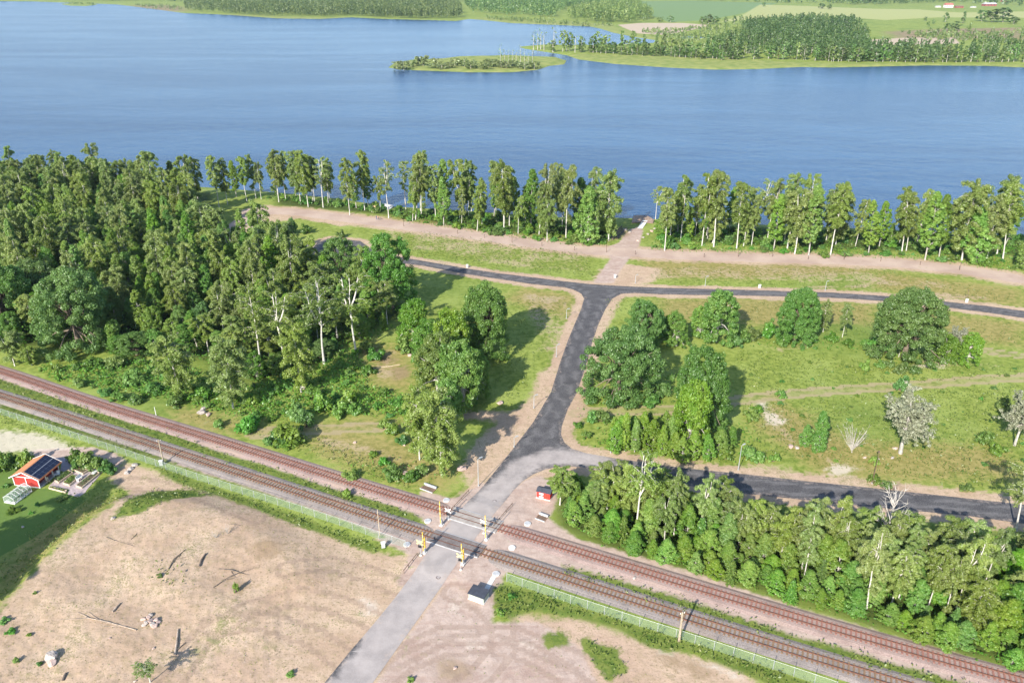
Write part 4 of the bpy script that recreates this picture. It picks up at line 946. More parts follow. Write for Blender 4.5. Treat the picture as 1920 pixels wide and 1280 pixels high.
for x, by, h, wd, k in [(1432, 13, 8, 8, 'far'), (1540, 17, 10, 14, 'far'), (1555, 18, 9, 12, 'far'), (1328, 46, 18, 22, 'far'), (1316, 46, 14, 16, 'far'), (1340, 46, 15, 18, 'far'), (1238, 42, 10, 14, 'far'), (1257, 42, 12, 14, 'far'), (1772, 42, 18, 12, 'far'), (1805, 44, 22, 10, 'far_pine'), (1817, 62, 20, 9, 'far_pine'),
                        (1790, 58, 18, 20, 'far'), (1775, 58, 14, 16, 'far'), (1740, 50, 9, 8, 'far'), (1750, 46, 9, 8, 'far'), (1735, 40, 8, 8, 'far'), (1860, 42, 24, 30, 'far'), (1880, 42, 26, 34, 'far'), (1840, 40, 20, 26, 'far'), (1900, 46, 14, 20, 'far'), (1888, 24, 10, 8, 'far'), (1360, 46, 14, 10, 'far'), (1376, 46, 16, 10, 'far'), (1388, 46, 17, 8, 'far')]:
    far_px(k, x, by, h, wd, 'lone tree by the far fields' if k == 'far' else 'lone dark pine on the far heath', 'lone trees by the far fields')
for i in range(40):                               # front of the right far wood
    x = 1385 + i * 14 + rr.uniform(-5, 5); by = np.interp(x, [1385, 1500, 1560, 1700, 1920], [111, 114, 117, 118, 118]) - rr.uniform(0, 2)
    k = 'far_pine' if rr.random() < .15 else 'far'
    far_px(k, x, by, rr.uniform(22, 34), rr.uniform(14, 22) if k == 'far' else 12, 'tree fronting the far right wood' if k == 'far' else 'dark pine fronting the far right wood', 'front trees of the far right wood')

def wood_mass(name, polys, spacing, hr, wr, mat, lp, seed, nq=46):
    rng = np.random.default_rng(seed); Ps, Ds, Ts, Ss = [], [], [], []; tv, tf = [], []
    mb = MB()
    for poly in polys:
        g = GP(poly); lo, hi = g.min(0), g.max(0)
        n = int((hi[0] - lo[0]) * (hi[1] - lo[1]) / spacing ** 2)
        xy = rng.uniform(0, 1, (n, 2)) * (hi - lo) + lo
        xy = xy[sdf(g, xy[:, 0], xy[:, 1], 5.0) > 0]
        dn = np.sin(xy[:, 0] * .021 + seed + 2 * np.sin(xy[:, 1] * .013)) * np.sin(xy[:, 1] * .017 + 1.3 * np.sin(xy[:, 0] * .011))
        xy = xy[dn > rng.uniform(-.9, .75, len(xy))]
        zz = terr(xy[:, 0], xy[:, 1])
        for (x, y), z in zip(xy, zz):
            h = rng.uniform(*hr); wd = rng.uniform(*wr) * (.6 + .4 * h / hr[1]); con = rng.uniform() < .3
            k = nq if y < 1700 else nq * 2 // 3
            u = rng.uniform(.12, 1, k) ** .8; a = rng.uniform(0, 6.283, k)
            r = wd * (np.sin(np.pi * (.1 + .82 * u)) ** .6 if not con else 1.05 - u) * rng.uniform(.35, 1, k) ** .5
            Ps.append(np.column_stack([x + np.cos(a) * r, y + np.sin(a) * r, z + h * u]))
            Ds.append(np.column_stack([np.cos(a), np.sin(a), (u - .4) * 1.4])); Ts.append(np.clip(.8 * rng.uniform() + .25 * rng.uniform(0, 1, k), 0, 1) * (.4 if con else 1))
            if y < 1500 and rng.uniform() < .6: mb.path([(x, y, z), (x, y, z + h * .7)], [.28, .12], 3, cap=False)
    p, d, t = np.vstack(Ps), norm(np.vstack(Ds)), np.concatenate(Ts)
    V, Q, t = leaf_quads(p, d, lp, t, rng, .9, .4, .6, .75)
    root = ob(name, mesh_np(name, V, Q, mat, {'tint': t})); root['kind'] = 'stuff'
    if mb.v:
        o = mb.build('trunks', B_GREY, root); o['kind'] = 'stuff'
    return root
wood_mass('far_wood', [[(345, 8), (520, 5), (700, 6), (860, 10), (868, 30), (855, 38), (800, 36), (720, 34), (660, 30), (600, 33), (520, 32), (440, 27), (350, 22)]], 7.0, (15, 22), (2.2, 3.6), L_FAR, 1.25, 31)
wood_mass('far_wood', [[(1390, 50), (1500, 42), (1600, 45), (1622, 68), (1626, 98), (1700, 102), (1800, 103), (1840, 92), (1920, 90), (2000, 95), (2000, 118), (1700, 117), (1560, 116), (1500, 112), (1400, 108), (1330, 104), (1340, 84), (1400, 76)]], 6.4, (8, 19), (2.0, 3.6), L_FAR, .95, 33, 60)
wood_mass('far_wood', [[(1060, 36), (1090, 22), (1150, 14), (1200, 16), (1222, 32), (1222, 42), (1180, 44), (1120, 42)]], 7.5, (16, 24), (3, 4.6), L_FAR, 1.3, 35)
wood_mass('far_wood', [[(870, 10), (960, 4), (1060, 1), (1200, -1), (1200, 4), (1100, 9), (1060, 18), (1040, 34), (980, 30), (890, 28)]], 10.0, (15, 21), (3, 4.5), L_FAR, 1.7, 36, 32)
wood_mass('far_wood', [[(-200, -8), (200, -6), (520, -4), (860, -4), (1200, -6), (1600, -6), (2100, -4), (2100, 10), (1920, 12), (1780, 5), (1640, 10), (1500, 7), (1300, 1), (1200, 0), (1000, 1), (850, 5), (600, 3), (345, 4), (100, 1), (-200, 0)]], 24.0, (15, 22), (6, 9), L_FAR, 3.2, 37, 36)
wood_mass('far_scrub', [[(900, 34), (1060, 40), (1150, 44), (1155, 50), (1100, 49), (1010, 44), (910, 36)], [(250, 10), (330, 12), (345, 20), (270, 16)], [(116, 8), (145, 6.5), (182, 8.5), (160, 11)], [(1690, 62), (1770, 58), (1920, 56), (1920, 90), (1760, 82)], [(1200, 60), (1400, 48), (1390, 80), (1330, 92), (1250, 80)]], 9.5, (3, 7), (1.8, 3.2), L_FAR, 1.0, 38, 24)

# ------------------------------------------------------------------ undergrowth, weeds and reeds that nobody could count
def undergrowth(name, items, mat, seed):
    """items: (outline px, plants per m2, clump size m, height m)"""
    rng = np.random.default_rng(seed); Ps, Ds, Ts, Ss = [], [], [], []
    for poly, dens, size, h in items:
        g = GP(poly); lo, hi = g.min(0), g.max(0); n = int((hi[0] - lo[0]) * (hi[1] - lo[1]) * dens)
        xy = rng.uniform(0, 1, (n, 2)) * (hi - lo) + lo
        sd_ = sdf(g, xy[:, 0], xy[:, 1], 3.0); xy = xy[sd_ > rng.uniform(-.8, 1.2, n)]
        # patchiness
        q = np.sin(xy[:, 0] * .9 + 2 * np.sin(xy[:, 1] * .53)) * np.sin(xy[:, 1] * 1.1 + 1.7 * np.sin(xy[:, 0] * .41))
        keep = q > rng.uniform(-1.5, .75, len(xy)); xy, q = xy[keep], q[keep]
        zz = terr(xy[:, 0], xy[:, 1]); hh = h * (.45 + .55 * (q * .5 + .5)) * rng.uniform(.25, 1.2, len(xy))
        Ps.append(np.column_stack([xy, zz + hh])); d = rng.normal(size=(len(xy), 3)) * .6; d[:, 2] = abs(d[:, 2]) + .3; Ds.append(norm(d))
        Ts.append(np.clip((q * .5 + .5) * .3 + .7 * rng.uniform(0, 1, len(xy)), 0, 1)); Ss.append(np.full(len(xy), size))
    p, d, t, s = np.vstack(Ps), np.vstack(Ds), np.concatenate(Ts), np.concatenate(Ss)
    V, Q, t = leaf_quads(p, d, s, t, rng, .7, .3, .9, .5)
    ob(name, mesh_np(name, V, Q, mat, {'tint': t}))['kind'] = 'stuff'
undergrowth('undergrowth', [
    (WOOD_L, 2.4, .34, 1.3), (WOOD_R, 5.0, .24, 1.0), (MEADOW_L, 10, .28, 1.3),
    ([(440, 372), (640, 388), (720, 400), (760, 418), (900, 438), (1000, 452), (1100, 464), (1140, 462), (1150, 430), (1040, 410), (900, 400), (720, 390), (520, 366)], 2.6, .27, .8),
    ([(1215, 470), (1240, 425), (1400, 428), (1600, 434), (1920, 448), (1920, 515), (1800, 497), (1680, 486), (1560, 480), (1300, 473)], 2.6, .27, .8),
    ([(1060, 930), (1140, 900), (1260, 925), (1420, 945), (1600, 965), (1760, 985), (1960, 1000), (1960, 1040), (1700, 1025), (1400, 975), (1180, 915), (1070, 950)], 3.2, .24, .8),
    ([(1100, 980), (1260, 1062), (1560, 1150), (1900, 1250), (1960, 1280), (1960, 1262), (1880, 1228), (1560, 1125), (1260, 1035), (1110, 960)], 9.0, .2, 1.0),
    ([(1110, 780), (1280, 775), (1400, 800), (1440, 860), (1400, 876), (1280, 862), (1160, 848), (1110, 838), (1130, 815)], 4.5, .24, .8),
    ([(1100, 700), (1150, 700), (1290, 700), (1380, 720), (1370, 745), (1240, 762), (1100, 768), (1080, 790), (1090, 740)], 3.0, .24, .7),
    ([(1380, 630), (1480, 625), (1620, 640), (1800, 660), (1840, 690), (1700, 690), (1600, 660), (1400, 650)], 2.0, .25, .7),
    ([(640, 870), (720, 850), (800, 850), (860, 890), (800, 912), (740, 912), (650, 890)], 3.0, .2, .6)], L_SHRUB, 51)
undergrowth('ground_tufts', [([(20, 1180), (160, 1010), (300, 950), (480, 950), (690, 1040), (780, 1050), (690, 1170), (590, 1290), (-60, 1320)], 1.6, .085, .12), ([(700, 1290), (880, 1070), (940, 1120), (1010, 1165), (1220, 1215), (1420, 1290)], .7, .085, .12), ([(860, 900), (960, 780), (1030, 700), (1040, 740), (960, 850)], 1.2, .1, .15)], L_WEED, 53)
undergrowth('tall_grass', [
    (Z and z_, d_, .2, .6) for z_, d_, Z in [
    (STRIP_L, 9, 1), (STRIP_R, 9, 1),
    ([(285, 870), (330, 890), (440, 930), (560, 972), (650, 1006), (720, 1028), (700, 1036), (620, 1004), (540, 978), (440, 940), (330, 902)], 16, 1),
    ([(930, 1095), (1000, 1112), (1100, 1145), (1200, 1178), (1320, 1215), (1420, 1246), (1580, 1305), (1500, 1300), (1400, 1262), (1300, 1222), (1220, 1212), (1160, 1172), (1080, 1152), (1000, 1142), (955, 1158), (925, 1150)], 18, 1),
    ([(280, 922), (360, 918), (395, 932), (330, 948), (260, 975), (215, 985), (230, 965)], 7, 1), ([(290, 1065), (330, 1075), (350, 1110), (320, 1122), (285, 1090)], 4, 1), ([(1085, 1195), (1160, 1215), (1180, 1260), (1140, 1280), (1110, 1240)], 6, 1),
    ([(-60, 755), (100, 790), (200, 822), (290, 855), (270, 862), (150, 822), (-60, 778)], 7, 1), ([(0, 788), (90, 815), (180, 850), (140, 842), (60, 808), (0, 800)], 7, 1),
    ([(130, 930), (200, 900), (245, 925), (215, 960), (130, 1020), (60, 1085), (0, 1160), (-60, 1200), (-60, 1090), (30, 1030)], 6, 1),
    ([(330, 778), (430, 800), (520, 838), (640, 872), (760, 918), (790, 905), (640, 830), (480, 800), (380, 775)], 5, 1),
    ([(750, 480), (700, 440), (800, 435), (960, 460), (1110, 480), (1115, 520), (1000, 512), (880, 496)], 4, 1), ([(1200, 500), (1640, 505), (1900, 550), (1900, 570), (1640, 545), (1240, 532)], 1.8, 1),
    ([(900, 560), (1060, 560), (1040, 640), (1000, 700), (960, 770), (900, 770), (880, 740)], 2.5, 1), ([(1130, 560), (1640, 572), (1900, 602), (1920, 650), (1400, 640), (1160, 620)], 1.6, 1),
    ([(1390, 760), (1920, 720), (1920, 920), (1700, 900), (1560, 880), (1420, 850)], 5, 1), ([(1380, 655), (1920, 690), (1920, 705), (1640, 722), (1400, 742)], 4, 1)]], L_WEED, 52)
# ------------------------------------------------------------------ paint and materials for built things
M_RAIL = plain('rusty_rail', (.16, .075, .05), .6, .2, 4)
M_SLEEP1 = plain('red_sleeper', (.27, .13, .10), .9, .3, 1.5)
M_SLEEP2 = plain('brown_sleeper', (.22, .14, .085), .9, .35, 1.5)
M_CONC = plain('pale_concrete', (.60, .57, .53), .85, .12, 2)
M_CONCG = plain('grey_concrete', (.42, .42, .42), .85, .15, 2)
M_WHITE = plain('white_paint', (.70, .69, .66), .6, .05, 2)
M_YEL = plain('yellow_paint', (.66, .40, .05), .5, .08, 2)
M_RED = plain('red_signal_paint', (.55, .03, .03), .5, .1, 2)
M_GALV = plain('galvanised_steel', (.45, .46, .47), .5, .12, 3, .4)
M_GREY = plain('lamp_grey', (.36, .38, .38), .5, .1, 3)
M_BLACK = plain('black_metal', (.03, .03, .032), .5, .2, 3)
M_POLE = plain('weathered_pole', (.33, .27, .2), .9, .25, 3)
M_BROWN = plain('brown_pole', (.15, .10, .07), .8, .2, 3)
M_FALU = plain('falu_red_boards', (.42, .045, .035), .85, .15, 2)
M_BRIGHTRED = plain('bright_red_boards', (.56, .04, .03), .8, .12, 2)
M_ROOFDK = plain('dark_roof_felt', (.045, .05, .065), .7, .15, 2)
M_GREENGREY = plain('grey_green_cladding', (.33, .36, .31), .7, .08, 2)
M_WOOD = plain('sun_bleached_wood', (.52, .42, .30), .85, .2, 3)
M_OLDWOOD = plain('grey_timber', (.34, .27, .21), .9, .35, 2)
M_DKWOOD = plain('dark_log', (.13, .105, .085), .95, .35, 2)
M_ROCK = plain('pale_rock', (.38, .33, .29), .9, .25, 1.5, bump=.5)
M_PINKROCK = plain('pink_rock', (.43, .32, .27), .9, .2, 1.5, bump=.5)
M_SOIL = plain('garden_soil', (.12, .09, .055), .95, .3, 4)
M_PAVE = plain('terrace_paving', (.38, .31, .30), .85, .18, 2)
M_PURPLE = plain('shaded_yard_paving', (.33, .29, .31), .85, .15, 2)
def tile_mat():
    t = NT('clay_roof_tiles')
    p = t.pos()
    wv = t.n('TexWave', wave_type='BANDS', bands_direction='Y'); wv.inputs['Scale'].default_value = 5.0; wv.inputs['Distortion'].default_value = .3
    t.link(p, wv.inputs['Vector'])
    col = t.mix(t.noise(3, 4, p), (.50, .20, .085), (.66, .31, .15))
    col = t.mix(t.math('MULTIPLY', wv.outputs['Fac'], .35), col, (.36, .13, .06))
    t.bsdf(col, .8, t.bump(wv.outputs['Fac'], .5, .04)); return t.m
M_TILE = tile_mat()
def board_mat(name, c):
    t = NT(name); p = t.pos()
    wv = t.n('TexWave', wave_type='BANDS', bands_direction='DIAGONAL'); wv.inputs['Scale'].default_value = 6.0; t.link(p, wv.inputs['Vector'])
    col = t.mix(t.noise(2.5, 4, p), tuple(v * .8 for v in c), tuple(v * 1.2 for v in c))
    col = t.mix(t.mapr(wv.outputs['Fac'], .0, .12), tuple(v * .5 for v in c), col)
    t.bsdf(col, .85); return t.m
M_FALU = board_mat('falu_red_boards', (.40, .042, .034))
def panel_mat():
    t = NT('solar_cells'); b = t.bsdf((.012, .016, .035), .18, None, .6); return t.m
M_PANEL = panel_mat()
def mesh_wire_mat(name, c, cover):
    """woven wire or clear pane: partly lets through what is behind"""
    t = NT(name); d = t.n('BsdfPrincipled'); d.inputs['Base Color'].default_value = (*c, 1); d.inputs['Roughness'].default_value = .5
    tr = t.n('BsdfTransparent'); mx = t.n('MixShader'); mx.inputs[0].default_value = cover
    t.link(tr.outputs[0], mx.inputs[1]); t.link(d.outputs[0], mx.inputs[2]); t.link(mx.outputs[0], t.out.inputs['Surface']); return t.m
M_NET = mesh_wire_mat('green_wire_mesh', (.30, .40, .34), .2)
M_GLASS = mesh_wire_mat('greenhouse_glass', (.55, .62, .62), .22)
def ballast_mat(name, a, b):
    t = NT(name); p = t.pos(); n1 = t.noise(6, 4, p, .7); n2 = t.noise(.4, 4, p); n3 = t.noise(.12, 3, p)
    col = t.mix(t.mapr(n1, .3, .72), a, b); col = t.mix(t.math('MULTIPLY', t.mapr(n2, .45, .7), .4), col, tuple(v * .6 for v in a))
    col = t.mix(t.math('MULTIPLY', t.mapr(n3, .5, .68), .45), col, (.36, .27, .2))
    t.bsdf(col, .95, t.bump(n1, .8, .08)); return t.m
M_BAL1 = ballast_mat('pink_ballast', (.25, .175, .15), (.40, .30, .26))
M_BAL2 = ballast_mat('grey_ballast', (.19, .16, .14), (.355, .305, .275))

# ------------------------------------------------------------------ railway
def polyline(px, step=.5, smooth_it=3):
    p = GP(px)
    seg = np.hypot(*np.diff(p, axis=0).T); s = np.concatenate([[0], np.cumsum(seg)])
    q = np.arange(0, s[-1], step); X = np.interp(q, s, p[:, 0]); Y = np.interp(q, s, p[:, 1])
    for _ in range(smooth_it):
        k = 41; pad = k // 2
        X2 = np.convolve(np.pad(X, pad, 'reflect', reflect_type='odd'), np.ones(k) / k, 'valid'); Y2 = np.convolve(np.pad(Y, pad, 'reflect', reflect_type='odd'), np.ones(k) / k, 'valid')
        X, Y = X2, Y2
    T = norm(np.stack([np.gradient(X), np.gradient(Y)], 1)); Nn = np.stack([-T[:, 1], T[:, 0]], 1)
    return np.stack([X, Y], 1), T, Nn
T1 = [(-260, 628), (-120, 662), (0, 694), (67, 719), (200, 765), (287, 790), (387, 821), (440, 837), (640, 900), (741, 931), (821, 955), (929, 988), (1073, 1032), (1247, 1086), (1356, 1118), (1497, 1161), (1700, 1221), (1920, 1281), (2080, 1324)]
T2 = [(-260, 668), (-120, 706), (0, 742), (100, 774), (200, 807), (300, 840), (437, 884), (640, 951), (816, 1008), (891, 1032), (1000, 1066), (1200, 1131), (1387, 1191), (1497, 1227), (1690, 1285), (1850, 1332)]
GAUGE = 1.16
def strip(mb, C, Nn, prof):
    """sweep a cross-section [(offset, z)...] along a centreline"""
    n = len(prof); vs = [(C[i][0] + Nn[i][0] * o, C[i][1] + Nn[i][1] * o, z) for i in range(len(C)) for o, z in prof]
    fs = [(i * n + k, i * n + k + 1, (i + 1) * n + k + 1, (i + 1) * n + k) for i in range(len(C) - 1) for k in range(n - 1)]
    mb._add(vs, fs)
def railway(px, span, sm, bm_, label, seed):
    C, T, Nn = polyline(px)
    d0 = np.hypot(*(C - np.array(G(*span[0]))).T).argmin(); d1 = np.hypot(*(C - np.array(G(*span[1]))).T).argmin()
    rng = random.Random(seed)
    mb = MB(); prof = [(-2.3, -.05), (-1.55, .16), (-1.2, .185), (1.2, .185), (1.55, .16), (2.3, -.05)]
    strip(mb, C[:d0 + 1], Nn[:d0 + 1], prof); strip(mb, C[d1:], Nn[d1:], prof)
    o = mb.build('railway_ballast', bm_); o['kind'] = 'structure'
    mid = C[(d0 + d1) // 2]
    root = thing('railway_track', (mid[0], mid[1], 0), label=label, cat='railway track')
    off = np.array([mid[0], mid[1]])
    for sgn in (-1, 1):
        mb = MB(); Cr = C - off + Nn * sgn * GAUGE / 2
        strip(mb, Cr, Nn, [(-.06, .22), (-.035, .235), (-.035, .33), (-.045, .36), (.045, .36), (.035, .33), (.035, .235), (.06, .22)])
        mb.build('rail', M_RAIL, root)
    base = MB().box((0, 0, .205), (2.05, .24, .16)); base.box((GAUGE / 2, 0, .29), (.2, .2, .02)); base.box((-GAUGE / 2, 0, .29), (.2, .2, .02))
    bme = base.mesh('sleeper', sm)
    step = .62; L = len(C) * .5; ks = [i for i in range(int(L / step))]
    spots = []
    for k in ks:
        x = min(k * step / .5, len(C) - 1.001); i = int(x)
        if d0 + 2 < i < d1 - 2: continue
        spots.append((abs(i - (d0 + d1) / 2), C[i] + (C[i + 1] - C[i]) * (x - i) - off, math.atan2(Nn[i][1], Nn[i][0])))
    # the hundred that show largest: nearest to the camera
    spots.sort(key=lambda q: q[1][1] + 3 * abs(q[0]) / 400)
    vis = [q for q in spots if -20 < proj(q[1][0] + off[0], q[1][1] + off[1], .2)[1] < 1290]
    rest = MB()
    for j, (_, c, a) in enumerate(vis):
        a2 = a + rng.uniform(-.02, .02)
        if j < 100: ob('sleeper', bme, root, (c[0], c[1], rng.uniform(-.02, .01)), (0, 0, a2))
        else: rest.box((c[0], c[1], .205 + rng.uniform(-.02, .01)), (2.05, .24, .16), a2)
    if rest.v: rest.build('far_sleeper', sm, root)['kind'] = 'stuff'
    # crossing deck between d0 and d1
    Cs, Ts, Ns = C[d0:d1 + 1] - off, T[d0:d1 + 1], Nn[d0:d1 + 1]
    return C[d0:d1 + 1], Nn[d0:d1 + 1]
cr1 = railway(T1, [(846, 963), (934, 990)], M_SLEEP1, M_BAL1, 'upper railway track with rusty red sleepers on pinkish ballast', 1)
cr2 = railway(T2, [(806, 1005), (902, 1036)], M_SLEEP2, M_BAL2, 'lower railway track with brown sleepers on grey ballast next to the wire fence', 2)
def deck_mat(name, a, b):
    t = NT(name); p = t.pos()
    n1 = t.noise(1.2, 4, p); n2 = t.noise(10, 3, p); col = t.mix(t.mapr(n1, .3, .7), a, b); col = t.mix(t.math('MULTIPLY', t.mapr(n2, .4, .7), .3), col, (.4, .36, .32)); t.bsdf(col, .85); return t.m
for (C, Nn), m_, lab in ((cr1, deck_mat('worn_deck', (.27, .23, .2), (.36, .32, .28)), 'light worn crossing deck on the upper railway track'), (cr2, deck_mat('dark_deck', (.11, .09, .085), (.17, .145, .135)), 'dark crossing deck on the lower railway track')):
    c0 = C[len(C) // 2]; root = thing('crossing_deck', (c0[0], c0[1], 0), label=lab, cat='level crossing deck')
    Cl = C - c0
    for a, b in ((-1.42, -GAUGE / 2 - .09), (-GAUGE / 2 + .11, 0), (.02, GAUGE / 2 - .11), (GAUGE / 2 + .09, 1.42)):
        mb = MB(); strip(mb, Cl, Nn, [(a, .0), (a, .335), (b, .335), (b, .0)]); mb.build('deck_panel', m_, root)
    for sgn in (-1, 1):
        mb = MB(); a, b = sorted((sgn * 1.45, sgn * 1.58)); strip(mb, Cl, Nn, [(a, .0), (a, .30), (b, .30), (b, .0)]); mb.build('edge_beam', M_CONCG, root)
# ramps of road surface up to the decks
# ------------------------------------------------------------------ fences
def fence(px, h, step, label):
    C, T, Nn = polyline(px, .5, 1); o0 = C[len(C) // 2]
    root = thing('wire_fence', (o0[0], o0[1], 0), label=label, cat='fence'); Cl = C - o0
    Z = terr(C[:, 0], C[:, 1])
    k = int(step / .5)
    idx = list(range(0, len(C), k))
    vs, fs = [], []
    for i in idx: vs += [(Cl[i][0], Cl[i][1], Z[i] + .06), (Cl[i][0], Cl[i][1], Z[i] + h)]
    for j in range(len(idx) - 1): fs.append((2 * j, 2 * j + 2, 2 * j + 3, 2 * j + 1))
    mb = MB(); mb._add(vs, fs); mb.build('wire_mesh', M_NET, root)
    pm = MB().path([(0, 0, -.2), (0, 0, h + .05)], .04, 6); pm.disc((0, 0, h + .05), .05, .03, 6); me = pm.mesh('post', M_GALV)
    for n_, i in enumerate(idx):
        if n_ < 100: ob('post', me, root, (Cl[i][0], Cl[i][1], Z[i]))
    mb = MB(); mb.path([(Cl[i][0], Cl[i][1], Z[i] + h) for i in idx], .014, 4); mb.build('top_rail', M_GALV, root)
fence([(-200, 715), (-60, 757), (0, 777), (100, 809), (200, 842), (270, 866), (325, 886), (440, 922), (640, 985), (707, 1010), (770, 1031)], 1.55, 2.5, 'long green wire fence below the tracks on the left of the crossing')
fence([(950, 1090), (1010, 1111), (1100, 1142), (1200, 1174), (1316, 1211), (1403, 1238), (1489, 1268), (1600, 1306)], 1.55, 2.5, 'green wire fence below the tracks on the right of the crossing')

# ------------------------------------------------------------------ poles and lamps
def pole(px, top, r, label, m_=M_POLE, name='utility_pole', arm=True):
    X, Y, Z = P(*px); h = hgt(px[1], top)
    root = thing(name, (X, Y, Z), label=label, cat='pole')
    MB().path([(0, 0, -.3), (0, 0, h * .5), (0, 0, h)], [r * 1.2, r, r * .85], 8).build('shaft', m_, root)
    if arm:
        MB().box((0, 0, h - .25), (.7, .09, .1), .35).build('crossarm', m_, root)
        for q in (-.28, .28): MB().disc((q, q * .35, h - .2), .05, .14, 8).build('insulator', M_WHITE, root)
    else: MB().disc((0, 0, h), r * 1.1, .05, 8).build('cap', M_GALV, root)
pole((307, 868), 824, .11, 'bare utility pole by the fence on the left, casting a shadow over the tracks')
pole((1273, 1203), 1147, .15, 'bleached wooden utility pole by the fence on the right of the crossing')
pole((712, 1003), 955, .05, 'thin pale pole beside the lower track left of the crossing', M_WOOD, arm=False)
pole((293, 779), 763, .06, 'short leaning white pole above the upper track', M_WHITE, arm=False)
def lamp(px, top, label, m_=M_GREY, dirn=.6):
    X, Y, Z = P(*px); h = hgt(px[1], top) - Z
    root = thing('street_lamp', (X, Y, Z), dirn, label=label, cat='street lamp', group='street lamps along the roads')
    MB().path([(0, 0, 0), (0, 0, h * .5), (0, 0, h)], [.075, .06, .045], 8).build('post', m_, root)
    MB().disc((0, 0, 0), .13, .25, 8).build('base_sleeve', M_GALV, root)
    MB().path([(0, 0, h - .05), (.35, 0, h + .06)], .035, 6).build('arm', m_, root)
    hd = MB().box((.62, 0, h + .07), (.62, .24, .09)); hd.build('lamp_head', m_ if m_ is M_BROWN else M_GREY, root)
for px, top, lab in [((897, 911), 860, 'slender grey street lamp nearest above the level crossing on the left'), ((1145, 849), 803, 'grey street lamp at the road fork in front of the thicket'), ((1384, 881), 835, 'grey street lamp on the lower road in the middle of the verge'),
                     ((964, 838), 820, 'short grey street lamp on the sandy left verge before the fork'), ((1001, 765), 742, 'grey street lamp on the left verge opposite the fork'), ((1043, 669), 647, 'grey street lamp left of the main road beside the oak shadow'),
                     ((1062, 597), 580, 'grey street lamp on the left near the top junction'), ((1191, 531), 516, 'grey street lamp by the junction with the lake street'), ((1322, 536), 519, 'grey street lamp on the lake street left of the meadow trees'), ((1547, 545), 528, 'grey street lamp on the lake street above the blue-green tree')]:
    lamp(px, top, lab)
lamp((1635, 906), 851, 'brown street lamp on the right part of the lower road', M_BROWN, 1.2)
lamp((1811, 566), 546, 'dark street lamp beside the lake street at the right', M_BROWN, 1.2)
for i, (x, y) in enumerate([(757, 424), (858, 438), (908, 446), (960, 454), (1016, 461), (1077, 469), (1137, 473), (1191, 477), (1320, 482), (1384, 481), (1448, 481), (1515, 486), (1582, 487), (1651, 490), (1725, 497), (1799, 506)]):
    X, Y, Z = P(x, y); tall = i % 3 == 0; h = 2.1 if tall else 1.0
    root = thing('path_lamp' if tall else 'bollard_light', (X, Y, Z), look='tall dark path lamp on the lakeside lane' if tall else 'low dark bollard light on the lakeside lane', cat='path lamp' if tall else 'bollard light', group='path lights along the lakeside lane', at=(x, y))
    MB().path([(0, 0, 0), (0, 0, h)], [.09, .07], 8).build('post', M_BROWN, root); MB().disc((0, 0, h), .13, .18, 10, .8).build('lamp_head', M_BLACK, root)
for x, y, lab in [(876, 502, 'white marker cabinet on the lake street verge at the left'), (1153, 521, 'white marker cabinet beside the path to the lake'), (1424, 540, 'white marker cabinet on the lake street verge in the middle'), (1812, 567, 'white marker cabinet on the lake street verge at the right'),
                  (303, 872, 'light grey-green cabinet standing at the left fence'), (719, 1026, 'light grey cabinet at the fence end left of the crossing')]:
    X, Y, Z = P(x, y); root = thing('roadside_cabinet', (X, Y, Z), .2, label=lab, cat='cabinet')
    MB().box((0, 0, .5), (.62, .42, .95)).build('housing', M_WHITE if y < 600 else M_GREENGREY, root, bevel=.03); MB().box((0, 0, 1.0), (.7, .5, .07)).build('lid', M_WHITE, root); MB().box((0, -.22, .5), (.5, .02, .8)).build('door', M_CONCG, root)

# ------------------------------------------------------------------ level crossing gear
ROADDIR = norm(np.array(G(905, 912)) - np.array(G(740, 1121)))
TRK = norm(np.array(G(1073, 1032)) - np.array(G(741, 931)))
M_BAND = plain('pale_boom_band', (.68, .54, .22), .5, .05, 2)
def barrier(px, top, label, full):
    X, Y, Z = P(*px); h = hgt(px[1], top); rz = math.atan2(TRK[1], TRK[0])
    root = thing('crossing_barrier', (X, Y, Z), rz, label=label, cat='level crossing barrier', group='barriers of the level crossing')
    MB().box((0, 0, .55), (.34, .42, 1.1)).build('drive_housing', M_GALV, root, bevel=.03)
    MB().box((0, 0, .06), (.6, .7, .12)).build('footing', M_CONC, root)
    MB().box((-.2, .1, .7), (.12, .3, .9)).build('counterweight', M_GREY, root)
    MB().box((0, -.26, (h + .6) / 2), (.11, .09, h - .6)).build('boom', M_YEL, root); zz = 1.44
    while zz < h - .4: MB().box((0, -.26, zz + .22), (.12, .1, .44)).build('boom_band', M_BAND, root); zz += .88
    if full: MB().box((.2, -.1, h * .48), (.22, .1, h * .42)).build('skirt', M_YEL, root); MB().box((.33, -.26, h * .55), (.06, .06, h * .5)).build('skirt_rod', M_YEL, root)
barrier((828, 984), 938, 'slim yellow barrier boom raised by the upper track, left side of the road', False)
barrier((912, 1011), 964, 'slim yellow barrier boom raised by the upper track, right side of the road', False)
barrier((796, 1036), 995, 'thick yellow barrier boom raised by the lower track, left side of the road', True)
barrier((868, 1057), 1017, 'thick yellow barrier boom raised by the lower track, right side of the road', True)
